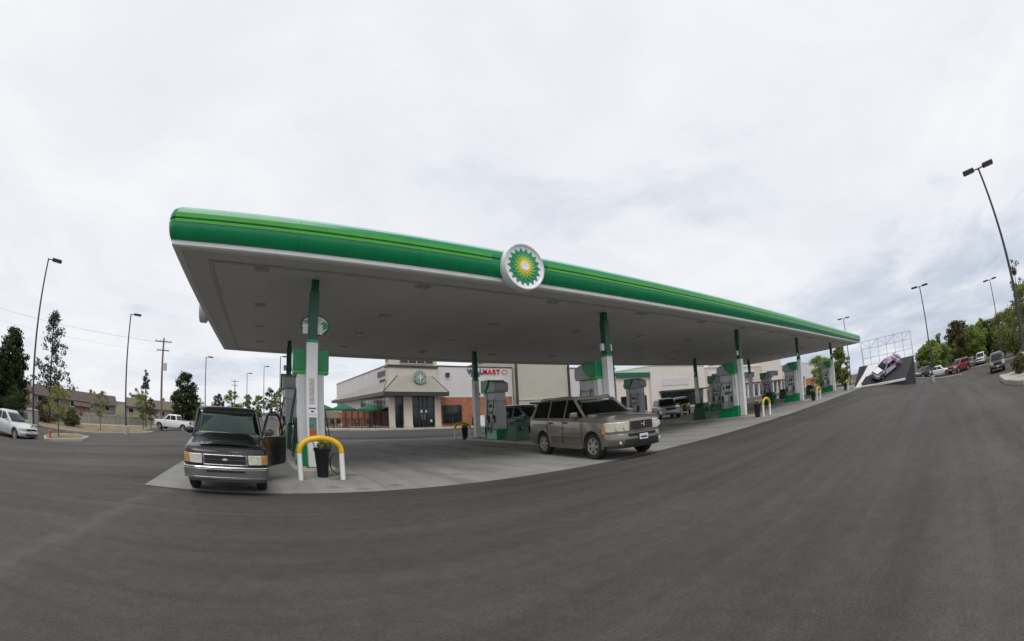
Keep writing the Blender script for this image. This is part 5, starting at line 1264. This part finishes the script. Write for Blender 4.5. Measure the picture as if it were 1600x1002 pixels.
for k, (dx, zz) in enumerate(((-1.05, 8.9), (.45, 8.9), (-.7, 7.75))):
    A = Vector((-13.74 + dx, 54.3, zz)); B = Vector((-62 + dx, 34 + k * 1.5, zz + 2.5)); P = []
    for i in range(25): u = i / 24; p = A.lerp(B, u); p.z -= 1.6 * 4 * u * (1 - u) * .5; P.append(p)
    mb = MB(); mb.tube(P, .008, 'steel', 4); o = mb.build('power_line'); tag(o, ('upper left', 'upper right', 'lower')[k] + ' overhead wire running left from the nearer utility pole', 'wire', 'overhead wires at the left')

# ================================================================== LOW WALL, VERGES, HOUSES ON THE LEFT
patch('grass_verge', [(-25, 33.5), (-18.6, 37), (-13.2, 44.6), (-13.6, 48.2), (-17.3, 53), (-17.2, 70), (-26.5, 50.2)], .07, 'drygrass')
ribbon('verge_kerb', [(-25, 33.2), (-18.5, 36.8), (-13.0, 44.5), (-13.4, 48.4), (-17.0, 53), (-17.0, 70)], .2, 0, .13, 'kerb')
ribbon('wall_sidewalk', [(-25.8, 49.4), (-15.2, 77.6)], 1.7, .0, .10, 'walk')
lw = thing('low_wall', 'long low beige concrete wall with square posts behind the left lot', 'wall', (-26.16, 50.64, 0)); d = Vector((10.59, 27.83)); L = d.length; lw.rotation_euler = (0, 0, math.atan2(d.y, d.x)); lw.location.z = -1.85
npan = 9
for k in range(npan):
    a, b = L * k / npan, L * (k + 1) / npan
    mb = MB(); mb.b2((a + .18, -.09, -.1), (b - .18, .09, 1.18), 'wallc'); pnl = mb.build('wall_panel', lw); mb = MB(); mb.b2((a + .18, -.14, 1.18), (b - .18, .14, 1.28), 'kerb'); mb.build('wall_cap', pnl)
for k in range(npan + 1): mb = MB(); mb.b2((L * k / npan - .18, -.2, -.1), (L * k / npan + .18, .2, 1.38), 'wallc'); mb.build('wall_post', lw)
pr_ = MB(); pr_.b2((-.42, -.42, -.2), (.42, .42, 1.18), 'wallc'); pr_.b2((-.48, -.48, 1.18), (.48, .48, 1.28), 'kerb'); o = pr_.build('wall_pillar', bevel=.02); o.location = (-22.2, 33.9, terr(-22.2, 33.9)); tag(o, 'square beige concrete pillar behind the silver sedan', 'pillar')
isl = patch('parking_island', [(-12.5, 20.6), (-10.7, 21.8), (-11.6, 24.6), (-14.2, 27.9), (-15.6, 27.8), (-14.6, 24)], .10, 'drygrass', step=.8)
ribbon('parking_island_kerb', [(-12.5, 20.5), (-10.6, 21.8), (-11.5, 24.7), (-14.2, 28), (-15.7, 27.9), (-14.7, 24), (-12.5, 20.5)], .18, 0, .14, 'kerb')
hy = thing('fire_hydrant', 'small dull red fire hydrant beside the silver sedan on the kerb', 'fire hydrant', (-13.0, 21.9, terr(-13.0, 21.9) + .1), sc=.75)
mb = MB(); mb.lathe([(.13, 0), (.13, .05), (.09, .06), (.09, .42), (.12, .44), (.12, .47), (.09, .50), (.05, .58), (.0001, .60)], 'posterred', n=14); mb.build('barrel', hy); mb = MB(); mb.tube([(-.15, 0, .33), (.15, 0, .33)], .045, 'posterred', 8); mb.build('nozzle_caps', hy)
def house(label, x, y, z, L, D, eave, ridge, rz, wm, rm, cat='house', nwin=5):
    t = thing('house', label, cat, (x, y, z), rz, 'houses beyond the low wall')
    mb = MB(); mb.b2((-L / 2, -D / 2, -.3), (L / 2, D / 2, eave), wm); wl = mb.build('wall', t)
    mb = MB(); o_ = .5; mb.prism([(-D / 2 - o_, eave - .12), (0, ridge), (D / 2 + o_, eave - .12), (D / 2 + o_, eave + .02), (0, ridge + .18), (-D / 2 - o_, eave + .02)], 'x', -L / 2 - .4, L / 2 + .4, rm); rf_ = mb.build('roof', t)
    mb = MB(); mb.prism([(-D / 2, eave), (0, ridge), (D / 2, eave)], 'x', -L / 2, L / 2, wm); mb.build('gable', t)
    mb = MB(); mb.b2((L * .2, .2, ridge - .4), (L * .2 + .8, 1.0, ridge + .9), 'brick'); mb.build('chimney', rf_)
    for k in range(nwin):
        x0 = -L / 2 + L * (k + .5) / nwin
        mb = MB(); mb.b2((x0 - .75, -D / 2 - .06, .8), (x0 + .75, -D / 2 - .003, 1.95), 'lgrey'); f = mb.build('window', t); mb = MB(); mb.b2((x0 - .65, -D / 2 - .075, .9), (x0 + .65, -D / 2 - .061, 1.85), 'storeglass'); mb.build('pane', f)
    return t
house('long brown-roofed house beyond the low wall, left of the second lamp', -47.5, 93, -1.85, 22, 9, 2.1, 3.9, R_(27), 'siding', 'roofbrown')
house('tan house with lighter brown roof between the second lamp and the utility pole', -30, 108, -1.85, 14, 9, 2.3, 4.1, R_(15), 'sidingtan', 'rooftan')
house('grey house with brown roof behind the utility pole', -15.5, 116, -1.6, 13, 8, 2.2, 3.7, R_(10), 'siding', 'roofbrown')
house('small house with reddish siding left of the long brown-roofed one', -62, 84, -1.85, 10, 8, 2.4, 4.2, R_(35), 'pink', 'roofbrown', nwin=3)
sh = thing('shed', 'small faded red shed just behind the low wall', 'shed', (-30.6, 63.6, -1.85), R_(27)); mb = MB(); mb.b2((-1.4, -1, -.2), (1.4, 1, 1.75), 'pink'); mb.build('wall', sh); mb = MB(); mb.prism([(-1.2, 1.7), (0, 2.2), (1.2, 1.7), (1.2, 1.8), (0, 2.3), (-1.2, 1.8)], 'x', -1.6, 1.6, 'roofbrown'); mb.build('roof', sh)
drape('far_meadow', lin(-260, -3, 16), lin(78.5, 330, 14), .05, 'grass')
drape('right_meadow', lin(71, 330, 14), lin(-150, 22, 14), .05, 'grass')
ribbon('far_kerb', [(52.8, 1.4), (53.6, -3.1), (51, -5.6), (48.8, -7.0)], .25, 0, .13, 'kerb') if False else ribbon('far_kerb', [(70, 5), (66.8, -3.5), (64, -10), (61, -16)], .3, 0, .15, 'kerb')
ribbon('lot_kerb', [(62.5, 2.4), (57, -1.6), (54.4, -4.2)], .3, 0, .14, 'kerb')

# ================================================================== KERB ISLAND ON THE RIGHT
patch('lamp_island', [(15.2, -3.75), (17, -3.5), (19.5, -3.7), (25, -5.0), (28, -7.5), (22, -9), (16, -7.5), (14.9, -5)], .12, 'kerb', step=1)
ribbon('lamp_island_kerb', [(15.1, -3.7), (17, -3.42), (19.5, -3.62), (25.1, -4.9), (28.1, -7.5), (22, -9.1), (15.9, -7.6), (14.8, -5), (15.1, -3.7)], .2, 0, .15, 'kerb')

# ================================================================== DISPLAY RAMP WITH RACE CAR
F0, F1, B1, B0 = Vector((46.6, 9.3, 0)), Vector((47.0, 3.15, 0)), Vector((49.9, 2.05, 0)), Vector((49.7, 9.0, 0)); RH = 2.12
rp = thing('display_ramp', 'black wedge-shaped display ramp with white swoosh carrying a purple race car', 'ramp', (F0.x, F0.y, 0))
def loc_(p): return p - Vector((F0.x, F0.y, 0))
zz = Vector((0, 0, 1))
mb = MB(); q = [loc_(p) for p in (F0, F1, B1, B0)]
mb.add([q[0] - zz * .9, q[1] - zz * .9, q[2] - zz * .9, q[3] - zz * .9, q[0] + zz * .06, q[1] + zz * .0, q[2] + zz * RH, q[3] + zz * RH], [(0, 1, 5, 4), (1, 2, 6, 5), (2, 3, 7, 6), (3, 0, 4, 7), (4, 5, 6, 7), (3, 2, 1, 0)], 'asphalt_dark'); mb.build('deck', rp, smooth=0)
mb = MB(); mb.add([q[0] + Vector((-.05, 0, -.10)), q[1] + Vector((-.05, 0, -.12)), q[1] + Vector((-.05, 0, .02)), q[0] + Vector((-.05, 0, .07)), q[0] + Vector((.12, 0, -.10)), q[1] + Vector((.12, 0, -.12)), q[1] + Vector((.12, 0, .10)), q[0] + Vector((.12, 0, .15))], [(0, 1, 2, 3), (7, 6, 5, 4), (0, 4, 5, 1), (1, 5, 6, 2), (2, 6, 7, 3), (3, 7, 4, 0)], 'lgrey'); mb.build('front_lip', rp)
nrm = (q[1] - q[0] - zz * .06).cross(q[3] + zz * RH - q[0] - zz * .06).normalized()
if nrm.z < 0: nrm = -nrm
def onr(u, v, h): return (q[0] + zz * .06).lerp(q[1], u).lerp((q[3] + zz * RH).lerp(q[2] + zz * RH, u), v) + nrm * h
mb = MB(); P = [(.03, .02), (.13, .02), (.20, .35), (.33, .62), (.42, .98), (.16, .98), (.12, .60), (.07, .3)]; top = [onr(u, v, .018) for u, v in P]; bot = [onr(u, v, -.01) for u, v in P]; n = len(P)
mb.add(top + bot, [tuple(range(n)), tuple(range(2 * n - 1, n - 1, -1))] + [(k, (k + 1) % n, n + (k + 1) % n, n + k) for k in range(n)], 'white'); mb.build('swoosh_panel', rp, smooth=0)
rc = small_car('race_car', 'purple and white race car parked on the sloping black display ramp', 'race car', 'sedan', 'p_purple', (0, 0, 0), 0)
f = ((onr(.34, .14, 0) - onr(.70, .78, 0))).normalized(); lft = nrm.cross(f).normalized()
rc.matrix_world = Matrix.Translation(Vector((F0.x, F0.y, 0)) + onr(.56, .52, .01)) @ Matrix((f, lft, nrm)).transposed().to_4x4() @ Matrix.Scale(.86, 4)
mb = MB(); mb.b2((-2.25, -.80, 1.10), (-1.95, .80, 1.13), 'p_purple'); sp_ = mb.build('spoiler', rc)
mb = MB(); mb.b2((1.0, -.55, .955), (2.0, .55, .972), 'white'); mb.build('hood_panel', rc, bevel=.01)
for s in (-1, 1): mb = MB(); mb.b2((-1.0, s * .892 - .006, .42), (.7, s * .892 + .006, .78), 'white'); mb.build('door_number_panel', rc)
tf = thing('truss_frame', 'pale metal truss frame standing behind the display ramp', 'truss frame', (50.6, 0, 0))
for k in range(7):
    y = 2.15 + 6.5 * k / 6; mb = MB(); mb.tube([(0, y, -.9), (0, y, 4.75)], .026, 'steel', 6); mb.build('upright', tf)
for z in (2.9, 3.9, 4.75): mb = MB(); mb.tube([(0, 2.15, z), (0, 8.65, z)], .03, 'steel', 6); mb.build('rail', tf)
for k in range(6):
    y = 2.15 + 6.5 * k / 6; mb = MB(); mb.tube([(0, y, 3.9 if k % 2 else 4.75), (0, y + 6.5 / 6, 4.75 if k % 2 else 3.9)], .022, 'steel', 5); mb.build('brace', tf)
for y in (2.15, 8.65): mb = MB(); mb.tube([(0, y, 4.7), (1.6, y, -.9)], .03, 'steel', 6); mb.build('prop', tf)

# ================================================================== TREES AND SHRUBS
def tree_meshes(seed, H, Rr, shape, mleaf, nclump=70, per=55, leaf=.22, trunk=.28, dens=1.0, tr_r=.16):
    rs = np.random.RandomState(seed); zb = H * trunk; hc = H - zb; C = []
    for k in range(nclump):
        u = rs.rand(); a = rs.rand() * 2 * math.pi
        if shape == 'round': prof = math.sin(math.pi * min(max(u, .03), .97)) ** .55
        elif shape == 'column': prof = (math.sin(math.pi * min(max(u * .9 + .08, .03), .97)) ** .4) * (1 - .35 * u)
        elif shape == 'cone': prof = (1 - u) ** .8 * .95 + .06
        elif shape == 'open': prof = (1 - u * .72) * (.55 + .45 * math.sin(u * 21 + seed))
        else: prof = math.sin(math.pi * (u * .8 + .15)) ** .5
        lob = 1 + .22 * math.sin(3 * a + seed) + .15 * math.sin(5 * a + 7 * u + seed)
        r = Rr * prof * lob * (rs.rand() ** .45)
        C.append((r * math.cos(a), r * math.sin(a), zb + hc * (u * .95 + .02), (.30 + .30 * rs.rand()) * Rr * (.55 if shape in ('cone', 'open', 'column') else .62)))
    n = nclump * per; cl = np.repeat(np.array(C), per, 0)
    d = rs.randn(n, 3); d /= np.linalg.norm(d, axis=1)[:, None]; rad = cl[:, 3] * rs.rand(n) ** .5
    ctr_ = cl[:, :3] + d * rad[:, None] * np.array([1, 1, .75])
    nr = d + rs.randn(n, 3) * .6 + np.array([0, 0, .5]); nr /= np.linalg.norm(nr, axis=1)[:, None]
    a1 = np.cross(nr, rs.randn(n, 3)); a1 /= np.linalg.norm(a1, axis=1)[:, None]; a2 = np.cross(nr, a1)
    sz = leaf * (.6 + .8 * rs.rand(n))[:, None]
    v = np.stack([ctr_ - a1 * sz * .5, ctr_ + a2 * sz * .32 , ctr_ + a1 * sz * .55, ctr_ - a2 * sz * .32], 1).reshape(-1, 3)
    me = bpy.data.meshes.new('crown'); me.vertices.add(4 * n); me.vertices.foreach_set('co', v.ravel()); me.loops.add(4 * n); me.loops.foreach_set('vertex_index', np.arange(4 * n, dtype=np.int32))
    me.polygons.add(n); me.polygons.foreach_set('loop_start', np.arange(0, 4 * n, 4, dtype=np.int32)); me.update(calc_edges=True); me.materials.append(M[mleaf])
    t = MB(); t.tube([(0, 0, -.3), (.02 * H * .3, 0, H * .3), (0, .01 * H, H * .6), (0, 0, H * .92)], [tr_r * 1.25, tr_r, tr_r * .6, tr_r * .15], 'bark', 8)
    for k in range(0, len(C), max(1, len(C) // 16)):
        c = C[k]; z0 = max(zb * .85, c[2] - .22 * H * rs.rand() - .1); t.tube([(0, 0, z0), (c[0] * .5, c[1] * .5, (z0 + c[2]) / 2 + .02 * H), c[:3]], [tr_r * .4, tr_r * .25, tr_r * .08], 'bark', 5)
    return me, t.mesh('trunk', 60)
def tree(label, x, y, H, Rr, shape, mleaf, seed, group=None, name='tree', cat='tree', **k):
    t = thing(name, label, cat, (x, y, terr(x, y)), 0, group); c, tm = tree_meshes(seed, H, Rr, shape, mleaf, **k); link('crown', c, t); link('trunk', tm, t); return t
LG = 'trees along the left side'; RG = 'trees along the right side'
tree('dense dark tree at the far left with a double top', -32, 43, 8.9, 2.5, 'column', 'leaf_dark', 11, LG, nclump=190, per=60, leaf=.30, trunk=.08)
tree('dark tree cut by the left edge of the picture', -35.5, 40.5, 7.4, 2.6, 'column', 'leaf_dark', 12, LG, nclump=170, per=60, leaf=.30, trunk=.06)
tree('tall thin see-through tree right of the tall left lamp', -29, 49, 12.3, 2.9, 'cone', 'leaf_blue', 13, LG, nclump=95, per=30, leaf=.30, trunk=.30, tr_r=.14)
tree('dense rounded dark tree just left of the black pickup', -12.65, 66, 7.8, 2.5, 'column', 'leaf_dark', 14, LG, nclump=130, per=60, leaf=.30, trunk=.10)
tree('thin wispy conifer left of the utility pole', -18.9, 64, 8.0, 1.5, 'cone', 'leaf_blue', 15, LG, name='conifer', cat='conifer', nclump=44, per=30, leaf=.26, trunk=.2, tr_r=.10)
tree('broad dark evergreen filling the gap behind the silver sedan roof', -35.0, 45.5, 6.3, 3.4, 'round', 'leaf_dark', 16, LG, nclump=130, per=55, leaf=.30, trunk=.03)
SG = 'young trees by the left lot'
tree('young olive tree on the kerb island near the silver sedan', -13.4, 23.8, 2.95, 1.05, 'round', 'leaf_olive', 21, SG, nclump=34, per=30, leaf=.13, trunk=.36, tr_r=.035)
tree('young olive tree on the verge in front of the brown-roofed house', -19.6, 46, 4.2, 1.1, 'round', 'leaf_olive', 22, SG, nclump=32, per=32, leaf=.16, trunk=.35, tr_r=.045)
tree('young tree between the second lamp and the utility pole', -15.9, 52.6, 4.3, 1.1, 'round', 'leaf_mid', 23, SG, nclump=32, per=32, leaf=.16, trunk=.32, tr_r=.045)
tree('young brownish tree under the utility pole by the white pickup', -14.2, 50.5, 3.6, .95, 'round', 'leaf_brown', 24, SG, nclump=30, per=30, leaf=.16, trunk=.30, tr_r=.045)
for k, (x, y, h, r_, mm, lab) in enumerate(((-26, 42.7, 2.3, 1.9, 'leaf_red', 'reddish bush behind the silver sedan'), (-23.2, 44.4, 2.0, 1.5, 'leaf_brown', 'brownish bush beside the low wall'), (-28.8, 39.8, 2.6, 1.9, 'leaf_dark', 'dark bush below the far left tree'), (-24.3, 47.2, 1.5, 1.0, 'leaf_mid', 'small green bush at the end of the low wall'), (-31.2, 37.2, 2.4, 2.0, 'leaf_dark', 'dark bush behind the roof of the silver sedan'))):
    tree(lab, x, y, h, r_, 'round', mm, 30 + k, 'bushes on the left', name='bush', cat='bush', nclump=50, per=45, leaf=.18, trunk=.02, tr_r=.04)
far = [(-16.5, 98, 5.2), (-11.2, 104, 6.4), (-7.6, 101, 6.8), (-4.0, 110, 6.2), (-1.2, 104, 5.4), (2.2, 112, 7.6), (4.4, 106, 7.4), (8.8, 98, 6.4), (-20.5, 122, 7), (-27, 128, 7.5), (-38, 118, 7), (7.6, 88, 6.0)]
FLAB = ['small far green tree right of the dense dark tree, left of the pickup cab', 'small far bluish tree just left of the far utility pole', 'small far olive tree at the far utility pole', 'small far pale open tree right of the far utility pole', 'small far green tree above the pickup cab right corner', 'tall far bluish tree above the open pickup door',
        'far olive tree left of the first pump', 'pale open tree half hidden by the first pump', 'far green tree behind the long brown-roofed house', 'bluish column tree behind the houses, farthest left', 'olive tree far behind the tan house', 'pale open tree just left of the first pump hose']
FL_ = ['leaf_mid', 'leaf_blue', 'leaf_olive', 'leaf_pale']  # paler leaf tones stand in for haze over the distant trees
for k, (x, y, h) in enumerate(far):
    tree(FLAB[k], x, y, h, h * .34, ('round', 'column', 'round', 'open')[k % 4], FL_[k % 4], 50 + k, 'far trees behind the black pickup', nclump=40, per=36, leaf=.40, trunk=.12, tr_r=.10)
right = [(74.5, -5.6, 7.2, 2.6, 'column', 'leaf_brown', 'tall dark brownish tree above the red vehicle'), (80, -2.2, 6.2, 1.6, 'open', 'leaf_pale', 'pale thin tree left of the dark brownish tree'), (72.5, -1.6, 4.3, 2.6, 'round', 'leaf_mid', 'bright green round tree left of the red vehicle'), (70, 0.6, 4.2, 2.1, 'round', 'leaf_mid', 'bright green tree just right of the display ramp'),
         (78, -9.4, 5.6, 3.2, 'round', 'leaf_mid', 'broad green tree behind the white car'), (82, -13.2, 6.0, 3.2, 'round', 'leaf_dark', 'darker broad tree right of the brownish tree'), (78, -15.8, 6.6, 3.0, 'round', 'leaf_olive', 'olive tree above the maroon SUV'), (66, -15.2, 6.2, 2.9, 'round', 'leaf_olive', 'large olive tree at the right edge behind the lamp pole'), (55, -15.4, 7.6, 3.0, 'round', 'leaf_olive', 'nearest olive tree at the right edge'),
         (66.4, -17.6, 12.4, 2.2, 'open', 'leaf_pale', 'tallest pale thin tree behind the right lamp pole'), (72, 16.4, 6.4, 1.9, 'column', 'leaf_olive', 'yellow-green tree at the right end of the canopy'), (76, 19.5, 4.6, 2.4, 'round', 'leaf_mid', 'green tree behind the last pump'), (92, 26, 6.4, 3.0, 'round', 'leaf_mid', 'green tree between the last pump and the brick shop'), (88, -8, 7.6, 3.4, 'round', 'leaf_dark', 'dark tree in the second row on the right')]
for k, (x, y, h, r_, sh_, mm, lab) in enumerate(right):
    tree(lab, x, y, h, r_, sh_, mm, 80 + k, RG, nclump=80 if sh_ != 'open' else 46, per=55 if sh_ != 'open' else 34, leaf=.32, trunk=.10 if sh_ != 'open' else .3, tr_r=.13)
# far wood on the skyline to the right: reads as one mass
rs = random.Random(5); parts = []
wm_ = MB()
wv, wf = [], []
for k in range(34):
    x = 96 + rs.random() * 50; y = -64 + k * 1.85 + rs.random() * 2; h = 4.6 + rs.random() * 2.0 + max(0, (-y) * .10)
    c, tm = tree_meshes(200 + k % 6, h, 3.2, 'round', 'leaf_mid', nclump=26, per=40, leaf=.7, trunk=.05)
    n = len(c.vertices); co = np.empty(n * 3); c.vertices.foreach_get('co', co); co = co.reshape(-1, 3) + np.array([x, y, terr(x, y)]); wv.append(co); bpy.data.meshes.remove(c); bpy.data.meshes.remove(tm)
V = np.concatenate(wv); n = len(V) // 4
me = bpy.data.meshes.new('far_wood'); me.vertices.add(4 * n); me.vertices.foreach_set('co', V.ravel()); me.loops.add(4 * n); me.loops.foreach_set('vertex_index', np.arange(4 * n, dtype=np.int32)); me.polygons.add(n); me.polygons.foreach_set('loop_start', np.arange(0, 4 * n, 4, dtype=np.int32)); me.update(calc_edges=True); me.materials.append(M['leaf_mid'])
stuff(link('far_wood', me))
# dry grass clumps, bin and box on the lamp island
for k, (x, y) in enumerate(((18.9, -4.55), (19.9, -4.9), (18.2, -4.5))):
    tree(('grey-brown shrub nearest the kerb on the lamp island', 'grey-brown shrub beside the lamp footing', 'small grey-brown shrub at the island edge')[k], x, y, .75, .42, 'round', 'leaf_brown', 130 + k, 'shrubs on the right lamp island', name='shrub', cat='shrub', nclump=26, per=26, leaf=.10, trunk=.02, tr_r=.02)
bb = thing('waste_drum', 'dark blue waste drum on the lamp island at the right edge', 'waste bin', (16.55, -4.72, .12))
mb = MB(); mb.lathe([(.28, 0), (.30, .03), (.30, .28), (.315, .30), (.30, .32), (.30, .62), (.315, .64), (.30, .66), (.30, .90)], 'bluebox', n=24); mb.build('drum', bb, smooth=50); mb = MB(); mb.lathe([(.32, .90), (.32, .96), (.10, 1.06), (.0001, 1.06)], 'bluebox', n=24); mb.build('lid', bb)
